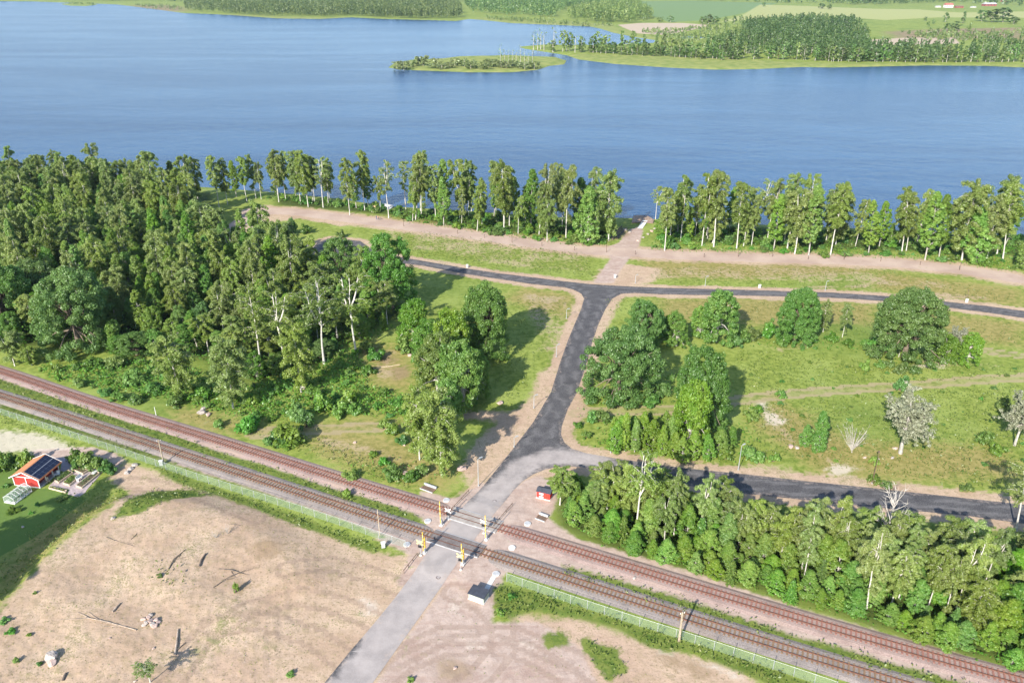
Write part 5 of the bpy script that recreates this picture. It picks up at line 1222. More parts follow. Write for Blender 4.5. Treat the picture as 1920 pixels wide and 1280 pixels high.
def crossbuck(px, top, label, yellow, face):
    X, Y, Z = P(*px); h = hgt(px[1], top)
    root = thing('crossing_signal', (X, Y, Z), face, label=label, cat='level crossing signal', group='cross signs of the level crossing')
    MB().path([(0, 0, 0), (0, 0, h)], .055, 8).build('post', M_GALV, root)
    MB().disc((0, 0, 0), .2, .12, 10).build('footing', M_CONC, root)
    for s in (-1, 1):
        mb = MB(); mb.box((0, -.09 - .03 * (s > 0), h - .5), (1.25, .03, .2), 0, ('Y', s * .6)); mb.build('cross_arm', M_WHITE if not yellow else plain('yellow_white_cross', (.82, .66, .25), .5, .1, 3), root)
    MB().box((0, -.1, h - 1.25), (.55, .14, .42)).build('signal_board', M_BLACK, root, bevel=.03)
    for q in (-.15, .15): MB().path([(q, -.17, h - 1.25), (q, -.28, h - 1.25)], [.1, .11], 10).build('signal_lens', M_BLACK, root)
f0 = math.atan2(ROADDIR[1], ROADDIR[0]) - math.pi / 2
crossbuck((841, 973), 951, 'white crossed-arm sign by the upper track, left of the road', False, f0)
crossbuck((907, 999), 972, 'white crossed-arm sign by the upper track, right of the road', False, f0)
crossbuck((789, 1041), 1011, 'yellow-white crossed-arm sign by the lower track, left of the road', True, f0)
crossbuck((864, 1068), 1036, 'yellow-white crossed-arm sign by the lower track, right of the road', True, f0)
for (a, b), lab in [(((838, 968), (880, 923)), 'long dark guard rail by the road above the upper track on the left'), (((925, 990), (961, 948)), 'long dark guard rail by the road above the upper track on the right'), (((757, 1075), (783, 1042)), 'thin dark guard rail by the road below the lower track')]:
    pa, pb = np.array(G(*a)), np.array(G(*b)); d = pb - pa
    root = thing('guard_rail', (pa[0], pa[1], 0), label=lab, cat='guard rail')
    MB().path([(0, 0, .62), (d[0], d[1], .62)], .05, 6).build('rail', M_BROWN, root)
    for q in (0.02, .33, .66, .98): MB().path([(d[0] * q, d[1] * q, 0), (d[0] * q, d[1] * q, .62)], .04, 6).build('post', M_BROWN, root)
for x, y, lab in [(837, 938, 'round pale concrete cover above the upper track on the left'), (802, 977, 'round pale concrete cover between the tracks on the left'), (989, 982, 'round pale concrete cover below the red hut'), (960, 1027, 'round white concrete cover between the tracks on the right'), (930, 1076, 'round concrete cover at the end of the pale path from the grey kiosk'), (763, 1021, 'round grey concrete cover by the fence end')]:
    X, Y, Z = P(x, y); root = thing('well_cover', (X, Y, Z), label=lab, cat='well cover')
    MB().disc((0, 0, -.1), .56, .26, 28).build('ring', M_CONC, root); MB().disc((0, 0, .16), .47, .03, 28).build('lid', M_CONCG if y not in (1027,) else M_CONC, root); MB().disc((.15, .1, .19), .07, .02, 10).build('lifting_eye', M_GALV, root)
for x, y, lab in [(927, 939, 'iron manhole cover in the pale road above the crossing'), (822, 1082, 'iron manhole cover in the pale road below the crossing')]:
    X, Y, Z = P(x, y); root = thing('manhole_cover', (X, Y, Z + .03), label=lab, cat='manhole cover')
    MB().disc((0, 0, -.1), .36, .112, 20).build('frame', plain('asphalt_patch', (.16, .13, .12)), root); MB().disc((0, 0, .012), .24, .008, 20).build('lid', plain('worn_iron', (.34, .3, .28)), root)

# ------------------------------------------------------------------ huts
def hut_axes(fl, fr, bl=None):
    a, b = np.array(G(*fl)), np.array(G(*fr)); w_ = float(np.hypot(*(b - a))); return a, w_, math.atan2(*(b - a)[::-1])
a, w_, rz = hut_axes((1006.4, 932.5), (1031, 938.3)); hh = hgt(935, 922.5); dp = w_ * .62
root = thing('red_hut', (a[0], a[1], 0), rz, label='small bright red hut with a dark roof beside the road above the crossing', cat='hut')
MB().box((w_ / 2, dp / 2, .06), (w_ + .2, dp + .2, .14)).build('plinth', M_CONC, root)
MB().prism([(0, 0), (w_, 0), (w_, dp), (0, dp)], .13, hh).build('walls', M_BRIGHTRED, root)
m = MB(); m._add([(-.12, -.14, hh - .02), (w_ + .12, -.14, hh - .02), (w_ + .12, dp / 2, hh + .42), (-.12, dp / 2, hh + .42), (-.12, dp + .14, hh - .02), (w_ + .12, dp + .14, hh - .02)],
       [(0, 1, 2, 3), (3, 2, 5, 4), (0, 3, 4), (1, 5, 2), (0, 4, 5, 1)]); m.build('roof', M_ROOFDK, root)
for z0 in (hh * .72, hh * .27):
    r_ = MB(); r_.box((w_ * .34, -.02, z0), (w_ * .32, .04, hh * .24)); r_ = r_.build('vent_panel', M_WHITE, root)
    s_ = MB(); [s_.box((w_ * .34, -.05, z0 + q * hh * .07), (w_ * .3, .03, .05)) for q in (-1, 0, 1)]; s_.build('slat', M_WHITE, r_)
MB().disc((w_ * .34, -.03, hh * .47), .06, .06, 10).build('knob', M_WHITE, root)
MB().box((w_ * .72, -.015, hh * .5), (w_ * .36, .03, hh * .78)).build('door', plain('red_door', (.50, .045, .03)), root)
a, w_, rz = hut_axes((878.5, 1122), (907, 1132.5)); hh = hgt(1122, 1111.5); dp = float(np.hypot(*(np.array(G(916, 1118)) - np.array(G(907, 1132)))))
root = thing('grey_kiosk', (a[0], a[1], 0), rz, label='low grey-green technical kiosk with a black lid below the crossing', cat='kiosk')
MB().box((w_ / 2, dp / 2, .05), (w_ + .16, dp + .16, .1)).build('plinth', M_CONC, root)
MB().prism([(0, 0), (w_, 0), (w_, dp), (0, dp)], .1, hh).build('walls', M_GREENGREY, root)
m = MB(); m._add([(-.1, -.12, hh), (w_ + .1, -.12, hh), (w_ + .1, dp + .12, hh + .16), (-.1, dp + .12, hh + .16), (-.1, -.12, hh + .1), (w_ + .1, -.12, hh + .1), (w_ + .1, dp + .12, hh + .28), (-.1, dp + .12, hh + .28)], [(0, 3, 2, 1), (4, 5, 6, 7), (0, 1, 5, 4), (1, 2, 6, 5), (2, 3, 7, 6), (3, 0, 4, 7)]); m.build('roof', M_ROOFDK, root)
for q in (.27, .73): MB().box((w_ * q, -.012, hh * .54), (w_ * .42, .02, hh * .78)).build('door', plain('kiosk_door', (.36, .39, .34), .6, .05), root)
p0, p1 = np.array(G(911, 1106)), np.array(G(926, 1081)); d = p1 - p0; nrm = norm(np.array([-d[1], d[0]])) * .36
o = MB().prism([tuple(p0 + nrm), tuple(p0 - nrm), tuple(p1 - nrm), tuple(p1 + nrm)], -.02, .07).build('slab_path', M_CONC); tag(o, 'narrow pale concrete slab path leading to the grey kiosk', 'slab path')
for x0, y0, x1, y1, lab in [(1004, 972, 1020, 978, 'open concrete drain pit below the red hut'), (788, 916, 810, 924, 'open concrete drain pit above the upper track on the left')]:
    a, w_, rz = hut_axes((x0, y0), (x1, y1)); root = thing('drain_pit', (a[0], a[1], 0), rz, label=lab, cat='drain pit')
    MB().box((w_ / 2, 0, .06), (w_ + .2, .1, .2)).build('front_wall', M_CONCG, root); MB().box((w_ / 2, 1.3, .22), (w_ + .1, .25, .45)).build('head_wall', M_CONCG, root)
    for q in (0, w_): MB().box((q, .62, .05), (.12, 1.1, .2)).build('side_wall', plain('rusty_concrete', (.3, .18, .12)), root)
    MB().box((w_ / 2, .62, .04), (w_ - .14, 1.1, .1)).build('grate', M_BROWN, root)

# ------------------------------------------------------------------ cottage with solar roof, garden and greenhouse
A_, B_, C_ = (np.array(G(*q)) for q in ((33, 907), (76, 915), (113, 884)))
rz = math.atan2(*(C_ - B_)[::-1]); L_ = float(np.hypot(*(C_ - B_))); u_ = np.array([math.cos(rz), math.sin(rz)]); v_ = np.array([-u_[1], u_[0]])
W_ = abs(float((A_ - B_) @ v_)); eh = 2.0; rh = 3.15
root = thing('cottage', (B_[0], B_[1], 0), rz, label='red wooden cottage with solar panels on a clay tile roof', cat='cottage')
# local: x along the length (0..L), y across (0..W)
MB().box((L_ / 2, W_ / 2, .1), (L_ + .06, W_ + .06, .24)).build('plinth', M_CONCG, root)
m = MB(); m._add([(0, 0, .2), (0, W_, .2), (0, W_, eh), (0, W_ / 2, rh - .1), (0, 0, eh)], [(0, 1, 2, 3, 4)]); m._add([(L_, 0, .2), (L_, W_, .2), (L_, W_, eh), (L_, W_ / 2, rh - .1), (L_, 0, eh)], [(4, 3, 2, 1, 0)])
m._add([(0, .9, .2), (L_, .9, .2), (L_, .9, eh + .2), (0, .9, eh + .2)], [(0, 1, 2, 3)]); m._add([(0, W_, .2), (L_, W_, .2), (L_, W_, eh), (0, W_, eh)], [(3, 2, 1, 0)]); m.build('walls', M_FALU, root)
ov = .4
def roof_side(s):
    y0, y1 = (-ov - .1, W_ / 2) if s == 0 else (W_ + ov, W_ / 2)
    sl = (rh - eh) / (W_ / 2); z0 = eh - sl * ov
    m = MB(); m._add([(-ov, y0, z0), (L_ + ov, y0, z0), (L_ + ov, y1, rh), (-ov, y1, rh), (-ov, y0, z0 + .12), (L_ + ov, y0, z0 + .12), (L_ + ov, y1, rh + .12), (-ov, y1, rh + .12)], [(0, 3, 2, 1), (4, 5, 6, 7), (0, 1, 5, 4), (1, 2, 6, 5), (2, 3, 7, 6), (3, 0, 4, 7)])
    return m, y0, y1, z0
m, y0, y1, z0 = roof_side(1); m.build('roof_slope', M_TILE, root)
m, y0, y1, z0 = roof_side(0); rs_ = m.build('roof_slope', M_TILE, root)
sl = (rh + .12 - (z0 + .12)) / (y1 - y0); Ls = math.hypot(y1 - y0, rh - z0); ang = math.atan2(rh - z0, y1 - y0)
nc, nr_ = 6, 4
for i in range(nc):
    for j in range(nr_):
        x = -ov + .25 + (L_ + 2 * ov - .5) * (i + .5) / nc; t_ = (.06 + (j + .5) * .88 / nr_ + (.012 if j > 1 else -.012)) * Ls
        pm = MB().box((0, 0, 0), ((L_ + 2 * ov - .5) / nc - .05, .88 / nr_ * Ls - .05, .04)); po = pm.build('solar_panel', M_PANEL, root)
        po.location = (x, y0 + math.cos(ang) * t_ - math.sin(ang) * .2, z0 + math.sin(ang) * t_ + math.cos(ang) * .2); po.rotation_euler = (ang, 0, 0)
fr = MB().box((0, 0, 0), (L_ + 2 * ov - .46, .9 * Ls, .03)).build('panel_frame', M_GALV, root); fr.location = (L_ / 2, y0 + math.cos(ang) * Ls * .5 - math.sin(ang) * .175, z0 + math.sin(ang) * Ls * .5 + math.cos(ang) * .175); fr.rotation_euler = (ang, 0, 0)
for x in (-ov - .03, L_ + ov + .03):
    m = MB(); m.path([(x, -ov - .1, z0 + .05), (x, W_ / 2, rh + .06)], .1, 4); m.path([(x, W_ + ov, eh - (rh - eh) / (W_ / 2) * ov + .05), (x, W_ / 2, rh + .06)], .1, 4); m.build('barge_board', M_WHITE, root)
MB().box((L_ / 2, -ov - .12, z0 + .03), (L_ + 2 * ov, .06, .16)).build('eave_board', plain('orange_eave', (.6, .2, .1)), root)
for x, y in ((-.03, 0), (-.03, W_), (L_ + .03, W_)): MB().box((x, y, (eh + .2) / 2), (.14, .14, eh - .1)).build('corner_board', M_WHITE, root)
MB().box((-.04, W_ / 2, eh), (.06, W_, .12)).build('trim_board', M_WHITE, root); MB().box((-.04, W_ / 2, eh * .55), (.06, .14, eh * .8)).build('trim_board', M_WHITE, root)
for x in (L_ * .33, L_ * .66, L_ * .97): MB().box((x, .0, eh / 2), (.12, .12, eh)).build('porch_post', M_WHITE, root)
MB().box((L_ * .25, .88, 1.1), (.85, .05, 1.8)).build('door', plain('dark_red_door', (.2, .03, .03)), root)
def px_prism(name, pts, z0, z1, m_, label=None, cat=None, kind=None, parent=None):
    g = GP(pts); c = g.mean(0); o = MB().prism([tuple(q - c) for q in g], z0, z1).build(name, m_, parent, (c[0], c[1], 0)); tag(o, label, cat, kind=kind); return o
px_prism('terrace_paving', [(93, 912), (130, 914), (160, 922), (150, 932), (128, 928), (146, 896), (150, 872), (195, 880), (165, 915), (135, 918), (98, 906), (122, 888), (140, 872), (150, 872), (148, 890), (126, 926)][:0] or [(92, 911), (120, 884), (141, 871), (196, 881), (163, 918), (160, 923), (147, 932), (127, 926), (130, 917)], -.05, .05, M_PAVE, kind='structure')
px_prism('yard_paving', [(100, 858), (136, 859), (140, 871), (120, 884), (113, 882), (116, 866)], -.05, .04, M_PURPLE, kind='structure')
def raised_bed(c4, h, label, plants):
    g = GP(c4); c = g.mean(0); root = thing('raised_bed', (c[0], c[1], .05), label=label, cat='garden bed'); q = [tuple(v - c) for v in g]
    for i in range(4):
        a, b = np.array(q[i]), np.array(q[(i + 1) % 4]); n_ = norm(np.array([-(b - a)[1], (b - a)[0]])) * .05
        MB().prism([tuple(a - n_), tuple(b - n_), tuple(b + n_), tuple(a + n_)], 0, h).build('side_board', M_WOOD, root)
    MB().prism([tuple(np.array(v) * .93) for v in q], 0, h - .08).build('soil', M_SOIL, root)
    if plants:
        rng = np.random.default_rng(int(c4[0][0])); n = int(plants); uv = rng.uniform(.08, .92, (n, 2)); Q_ = np.array(q)
        xy = (Q_[0] * (1 - uv[:, :1]) + Q_[1] * uv[:, :1]) * (1 - uv[:, 1:]) + (Q_[3] * (1 - uv[:, :1]) + Q_[2] * uv[:, :1]) * uv[:, 1:]
        V, Qd, t = leaf_quads(np.column_stack([xy, h + rng.uniform(-.05, .22, n)]), norm(rng.normal(size=(n, 3)) + [0, 0, 1]), .1, rng.uniform(0, 1, n), rng)
        ob('vegetables', mesh_np('vegetables', V, Qd, L_SHRUB, {'tint': t}), root)
raised_bed([(103, 902), (111, 906.5), (137, 888), (128, 883.5)], .35, 'long raised bed of green vegetables nearest to the cottage', 420)
raised_bed([(119, 907.5), (131, 911.5), (149, 896), (136, 892.5)], .35, 'short raised bed of leafy plants in the middle of the terrace', 420)
raised_bed([(135, 881), (137, 877), (167, 883), (156, 890)], .35, 'brown raised bed along the back of the terrace', 60)
raised_bed([(143, 912), (154, 916), (188, 888), (177, 886)], .3, 'long brown raised bed on the outer side of the terrace', 120)
raised_bed([(92, 916.5), (123, 924.5), (126, 921.5), (96, 913.5)], .3, 'narrow timber-edged bed along the lawn', 120)
X, Y, Z = P(178, 888); root = thing('cold_frame', (X, Y, .3), rz, label='small glazed cold frame on the outer raised bed', cat='cold frame')
MB().prism([(-.5, -.35), (.5, -.35), (.5, .35), (-.5, .35)], .0, .12).build('frame', M_WHITE, root); m = MB(); m._add([(-.5, -.35, .12), (.5, -.35, .12), (.5, 0, .5), (-.5, 0, .5), (-.5, .35, .12), (.5, .35, .12)], [(0, 1, 2, 3), (3, 2, 5, 4)]); m.build('glazing', M_GLASS, root)
X, Y, Z = P(150, 899); root = thing('garden_bench', (X, Y, .05), rz, label='white garden bench between the raised beds', cat='bench')
MB().box((0, 0, .42), (1.3, .42, .06)).build('seat', M_WHITE, root); MB().box((0, .2, .7), (1.3, .05, .4)).build('backrest', M_WHITE, root)
for q in (-.55, .55): MB().box((q, 0, .2), (.07, .38, .4)).build('leg', M_WHITE, root)
for x, y, lab in [(104, 893, 'white plastic chair nearest the cottage porch'), (110, 892, 'white plastic chair by the cottage porch, right of its twin'), (91, 905, 'brown wooden chair at the cottage corner')]:
    X, Y, Z = P(x, y); root = thing('garden_chair', (X, Y, .05), R.uniform(0, 6), label=lab, cat='chair'); mm = M_WHITE if x > 95 else M_WOOD
    MB().box((0, 0, .42), (.5, .5, .05)).build('seat', mm, root); MB().box((0, .24, .72), (.5, .05, .55)).build('backrest', mm, root)
    for sx in (-.2, .2):
        for sy in (-.2, .2): MB().box((sx, sy, .2), (.05, .05, .4)).build('leg', mm, root)
# greenhouse: glazed ridge house full of plants
a, b, c = np.array(G(8, 942)), np.array(G(28, 945)), np.array(G(60, 921)); gz = math.atan2(*(c - b)[::-1]); gl_ = float(np.hypot(*(c - b))); gw = float(np.hypot(*(b - a)))
root = thing('greenhouse', (b[0], b[1], 0), gz, label='small glass greenhouse with a white frame full of plants on the lawn', cat='greenhouse')
wh, rg = 1.05, 1.6
MB().box((gl_ / 2, gw / 2, .05), (gl_ + .1, gw + .1, .14)).build('base_frame', M_WHITE, root)
m = MB()
for i in range(6):
    x = gl_ * i / 5
    m.path([(x, 0, .1), (x, 0, wh), (x, gw / 2, rg), (x, gw, wh), (x, gw, .1)], .03, 4)
for y, z in ((0, wh), (gw / 2, rg), (gw, wh)): m.path([(0, y, z), (gl_, y, z)], .03, 4)
m.build('frame', M_WHITE, root)
m = MB(); m._add([(0, 0, .12), (gl_, 0, .12), (gl_, 0, wh), (0, 0, wh), (0, gw / 2, rg), (gl_, gw / 2, rg), (0, gw, wh), (gl_, gw, wh), (0, gw, .12), (gl_, gw, .12)], [(0, 1, 2, 3), (3, 2, 5, 4), (4, 5, 7, 6), (6, 7, 9, 8), (0, 3, 4, 6, 8), (1, 9, 7, 5, 2)]); m.build('glazing', M_GLASS, root)
rng = np.random.default_rng(3); n = 700; pp = np.column_stack([rng.uniform(.15, gl_ - .1, n), rng.uniform(.1, gw - .1, n), rng.uniform(.1, 1.0, n)]); V, Qd, t = leaf_quads(pp, norm(rng.normal(size=(n, 3))), .12, rng.uniform(0, 1, n), rng); ob('plants', mesh_np('plants', V, Qd, L_SHRUB, {'tint': t}), root)
for x, y, hp, wp in [(24, 960, 14, 30), (70, 948, 10, 12), (58, 963, 8, 10), (118, 935, 8, 26), (12, 912, 10, 16)]:
    X, Y, Z = P(x, y); s = pxm(y); plant('shrub', (X, Y, Z - .05), hp / s, wp / s, look='small garden bush on the lawn', group='garden bushes on the lawn', at=(x, y))

# ------------------------------------------------------------------ boulders, logs, branches
def rock_mesh(seed, m_):
    bm = bmesh.new(); bmesh.ops.create_icosphere(bm, subdivisions=3, radius=1); rng = np.random.default_rng(seed); D = norm(rng.normal(size=(9, 3))); am = rng.uniform(.1, .42, 9)
    for v in bm.verts:
        n_ = np.array(v.co); n_ = n_ / np.linalg.norm(n_)
        k = 1.0
        for q in range(9): k = min(k, (1 - am[q]) / max(float(n_ @ D[q]), 1e-3)) if n_ @ D[q] > 0 else k
        k += .05 * math.sin(n_[0] * 7 + seed) * math.sin(n_[1] * 8 + n_[2] * 5)
        v.co = Vector(n_ * k)
    me = bpy.data.meshes.new('boulder'); bm.to_mesh(me); bm.free(); me.materials.append(m_); return me
ROCKS = [rock_mesh(i, M_ROCK if i % 2 else M_PINKROCK) for i in range(6)]
def rock(x, y, wpx, look='boulder', label=None, k=None, hz=.62, group=None):
    X, Y, Z = P(x, y); r = wpx / pxm(y) / 2
    o = ob('boulder', ROCKS[R.randrange(6) if k is None else k], None, (X, Y, Z + r * .25), (R.uniform(-.2, .2), R.uniform(-.2, .2), R.uniform(0, 6)), (r * 1.1, r * .85, r * hz)); tag(o, label, 'boulder', group, None if label else look, (x, y))
for x, y, w__ in [(253, 873, 13), (245, 880, 12), (239, 887, 12), (212, 972, 10), (43, 988, 6), (570, 727, 14), (577, 729, 10), (558, 724, 10), (755, 641, 16), (768, 667, 10), (938, 756, 14), (866, 881, 18), (382, 768, 14), (378, 775, 16), (390, 778, 12), (1673, 859, 8), (1646, 861, 6), (1621, 858, 7), (1678, 841, 10), (1482, 838, 12), (1494, 840, 10), (760, 888, 12), (757, 834, 8), (665, 830, 7), (1190, 1084, 9), (853, 1252, 9), (700, 398, 8), (745, 393, 7), (748, 394, 8), (1172, 432, 8), (1180, 436, 7), (1215, 440, 8), (1222, 434, 8), (1206, 446, 7), (1228, 430, 7), (1196, 452, 6), (288, 1215, 6), (253, 1277, 6), (206, 1196, 5)]:
    rock(x, y, w__)
rock(98, 1234, 28, label='large grey boulder split beside a pale stone on the sand', k=1); rock(97, 1243, 20, label='pale tan stone in front of the large grey boulder', k=2, hz=.35)
for i, (dx, dy, w__) in enumerate([(0, 0, 13), (-9, 3, 11), (9, -2, 12), (3, 6, 12), (-14, -4, 10), (14, 2, 10), (-4, -8, 10), (7, 9, 13), (-13, 7, 9), (0, -12, 9)]):
    rock(283 + dx, 1165 + dy, w__, 'pale stone of the stone pile', group='stones of the pile on the sand')
def log(a, b, r, label, m_=M_OLDWOOD, twigs=0, name='log'):
    pa, pb = np.array(P(*a)), np.array(P(*b)); d = pb - pa; rng = np.random.default_rng(int(a[0] * 7 + a[1])); mid = pa * .5 + pb * .5 + np.array([0, 0, .03]) + rng.normal(size=3) * .04 * np.linalg.norm(d)
    mid[2] = max(pa[2], pb[2]) + r * .8
    root = thing(name, tuple(pa), label=label, cat='log' if twigs == 0 else 'branch')
    m = MB(); m.path([(0, 0, r * .7), tuple(mid - pa), tuple(d + [0, 0, r * .7])], [r, r * .9, r * .7], 8); m.build('stem', m_, root)
    if twigs:
        for i in range(twigs):
            m = MB(); s = (.3 + .65 * rng.uniform()) * d; e = s + norm(d + rng.normal(size=3) * [1, 1, 0] * np.linalg.norm(d) * .45) * np.linalg.norm(d) * rng.uniform(.25, .5); m.path([(s[0], s[1], s[2] + r * .8), (e[0], e[1], e[2] + r * 1.6)], [r * .5, r * .2], 5); m.build('twig', m_, root)
    else:
        m = MB(); m.path([tuple(d * .97 + [0, 0, r * .75]), tuple(d * 1.005 + [0, 0, r * .7])], [r * .72, r * .6], 8); m.build('cut_end', M_WOOD, root)
log((374, 1062), (386, 1038), .16, 'short thick dark log lying on the sand', M_DKWOOD); log((211, 1147), (226, 1131), .13, 'short grey log on the sand above the stone pile'); log((328, 1228), (334, 1180), .15, 'long grey log lying upright on the sand near the bottom')
log((330, 1220), (348, 1204), .07, 'bent dark branch crossing the long grey log', M_DKWOOD, 2, 'branch'); log((316, 1067), (348, 1030), .07, 'pair of long dark branches on the sand', M_DKWOOD, 3, 'branch'); log((410, 1066), (460, 1076), .06, 'thin dark branch on the sand near the planted sapling', M_DKWOOD, 3, 'branch')
log((400, 1101), (462, 1068), .05, 'long thin branch crossing towards the planted sapling', M_DKWOOD, 3, 'branch'); log((256, 1181), (160, 1157), .08, 'long forked branch beside the stone pile', M_OLDWOOD, 6, 'branch'); log((200, 1007), (248, 1022), .05, 'thin bent branch on the upper sand', M_DKWOOD, 4, 'branch'); log((246, 1011), (257, 1000), .04, 'short twig branch on the upper sand', M_DKWOOD, 2, 'branch')
log((118, 1276), (124, 1262), .16, 'dark stump-like log at the bottom left of the sand', M_DKWOOD); log((690, 692), (750, 684), .1, 'pale fallen log on the bare slope', M_WOOD); log((432, 982), (450, 985), .05, 'twiggy dark branch on the upper right sand', M_DKWOOD, 5, 'branch')
for x, y, hp, lab in [(444, 1108, 24, 'planted sapling in a dark soil patch on the sand'), (426, 1000, 20, 'dry dark twig plant on the sand'), (404, 1008, 14, 'small dry twig plant on the sand')]:
    X, Y, Z = P(x, y); plant('fan' if y < 1050 else 'shrub', (X, Y, Z), hp / pxm(y), 14 / pxm(y), label=lab)
for i, (a, b) in enumerate([((1143, 446), (1168, 428)), ((1140, 440), (1166, 424)), ((1148, 450), (1172, 434)), ((1158, 448), (1176, 428))]):
    log(a, b, .18, ['lowest', 'uppermost', 'front', 'rightmost'][i] + ' dark log of the heap beside the lakeside deck', M_DKWOOD)

# ------------------------------------------------------------------ things on the shore
g = GP([(710, 386), (722, 383.5), (738, 387), (731, 393.5), (714, 394)], -.3); c = g.mean(0)
root = thing('jetty', (c[0], c[1], -.3), label='pale concrete landing platform at the water edge', cat='jetty')
MB().prism([tuple(q - c) for q in g], -.8, .25).build('deck', M_CONC, root); MB().prism([tuple((q - c) * 1.03) for q in g], .25, .33).build('edge_slab', M_CONC, root)
g = GP([(1184, 420), (1188, 406), (1214, 407), (1226, 414), (1224, 421), (1205, 419)], -.2); c = g.mean(0)
root = thing('lake_deck', (c[0], c[1], -.2), label='brown timber deck at the water between the tree rows', cat='deck')
q_ = [tuple(v - c) for v in g]; MB().prism(q_, .35, .5).build('boards', plain('brown_boards', (.30, .21, .15), .9, .35, 1.2), root)
for v in q_: MB().path([(v[0] * .95, v[1] * .95, -1.5), (v[0] * .95, v[1] * .95, .35)], .12, 6).build('pile', M_BROWN, root)
p0, p1 = np.array(G(1200, 428)), np.array(G(1210, 415)); d = p1 - p0; n_ = norm(np.array([-d[1], d[0]])) * .8
root = thing('boat_ramp', (p0[0], p0[1], 0), label='white concrete ramp leading onto the timber deck', cat='ramp')
m = MB(); m._add([(*n_, 0), (*-n_, 0), (*(d - n_), .34), (*(d + n_), .34), (*n_, -.3), (*-n_, -.3), (*(d - n_), -.3), (*(d + n_), -.3)], [(0, 1, 2, 3), (4, 7, 6, 5), (0, 4, 5, 1), (1, 5, 6, 2), (2, 6, 7, 3), (3, 7, 4, 0)]); m.build('slab', M_WHITE, root)
for s in (-1, 1): MB().path([tuple(n_ * s * 1.05) + (.05,), tuple(d + n_ * s * 1.05) + (.42,)], .08, 4).build('kerb', M_CONC, root)
X, Y, Z = P(700.5, 392); root = thing('plank_stack', (X, Y, Z), .2, label='yellow stack of timber planks left of the landing platform', cat='plank stack')
for i in range(5): MB().box((0, 0, .12 + i * .24), (1.5 - .1 * (i % 2), 1.1, .2)).build('plank_layer', plain('fresh_timber', (.62, .47, .25), .8, .15, 2), root)

# ------------------------------------------------------------------ two walkers
SKIN = plain('skin', (.55, .36, .27), .6, .05)
def person(x, y, h, rz, shirt, trousers, hair, label, stride):
    X, Y, Z = P(x, y); k = h / 1.75; root = thing('person', (X, Y, Z), rz, label=label, cat='person', group='people on the lakeside lane')
    P_ = {'pel': (0, 0, .95), 'che': (0, .02, 1.3), 'nec': (0, .01, 1.5), 'hea': (0, -.01, 1.66), 'hl': (.1, 0, .9), 'kl': (.11, -.12 * stride, .5), 'fl': (.11, -.2 * stride, .06), 'tl': (.11, -.36 * stride, .04), 'hr': (-.1, 0, .9), 'kr': (-.11, .06 * stride, .5), 'fr': (-.11, .22 * stride, .07), 'tr': (-.11, .08 * stride, .03),
          'sl': (.19, .02, 1.42), 'el': (.25, .08, 1.15), 'wl': (.26, .02, .92), 'dl': (.26, -.02, .80), 'sr': (-.19, .02, 1.42), 'er': (-.25, -.02, 1.14), 'wr': (-.25, -.12, .93), 'dr': (-.25, -.17, .83)}
    Rd = dict(pel=.14, che=.15, nec=.055, hea=.1, hl=.09, kl=.06, fl=.045, tl=.035, hr=.09, kr=.06, fr=.045, tr=.035, sl=.065, el=.042, wl=.03, dl=.035, sr=.065, er=.042, wr=.03, dr=.035)
    E = [('pel', 'che'), ('che', 'nec'), ('nec', 'hea'), ('pel', 'hl'), ('hl', 'kl'), ('kl', 'fl'), ('fl', 'tl'), ('pel', 'hr'), ('hr', 'kr'), ('kr', 'fr'), ('fr', 'tr'), ('che', 'sl'), ('sl', 'el'), ('el', 'wl'), ('wl', 'dl'), ('che', 'sr'), ('sr', 'er'), ('er', 'wr'), ('wr', 'dr')]
    def skin(name, keys, m_, grow):
        ks = [q for q in P_ if q in keys]; me = bpy.data.meshes.new(name); me.from_pydata([tuple(v * k for v in P_[q]) for q in ks], [(ks.index(a), ks.index(b)) for a, b in E if a in ks and b in ks], []); me.materials.append(m_)
        o = ob(name, me, root); o.modifiers.new('skin', 'SKIN'); o.modifiers.new('sub', 'SUBSURF').render_levels = 1
        for i, q in enumerate(ks): r = Rd[q] * k * grow; me.skin_vertices[0].data[i].radius = (r, r)
        me.skin_vertices[0].data[0].use_root = True; return o
    skin('body', set(P_), SKIN, 1.0); skin('shirt', {'pel', 'che', 'sl', 'el', 'sr', 'er'}, shirt, 1.18); skin('trousers', {'pel', 'hl', 'kl', 'fl', 'hr', 'kr', 'fr'}, trousers, 1.22)
    m = MB(); m.disc((0, .02 * k, 1.66 * k), .115 * k, .12 * k, 10, .55); m.build('hair', hair, root)
    nz = MB().box((0, -.11 * k, 1.66 * k), (.025 * k, .035 * k, .05 * k)); nz.build('nose', SKIN, root)
person(706, 412, 1.8, 2.2, plain('dark_blue_cloth', (.06, .07, .12)), plain('blue_denim', (.10, .13, .22)), M_BLACK, 'walker in dark clothes on the lakeside lane, left of the pair', 1)
person(709.5, 413, 1.75, 2.4, plain('grey_red_cloth', (.30, .13, .12)), plain('grey_trousers', (.16, .16, .18)), M_BROWN, 'walker in a reddish top on the lakeside lane, right of the pair', -1)

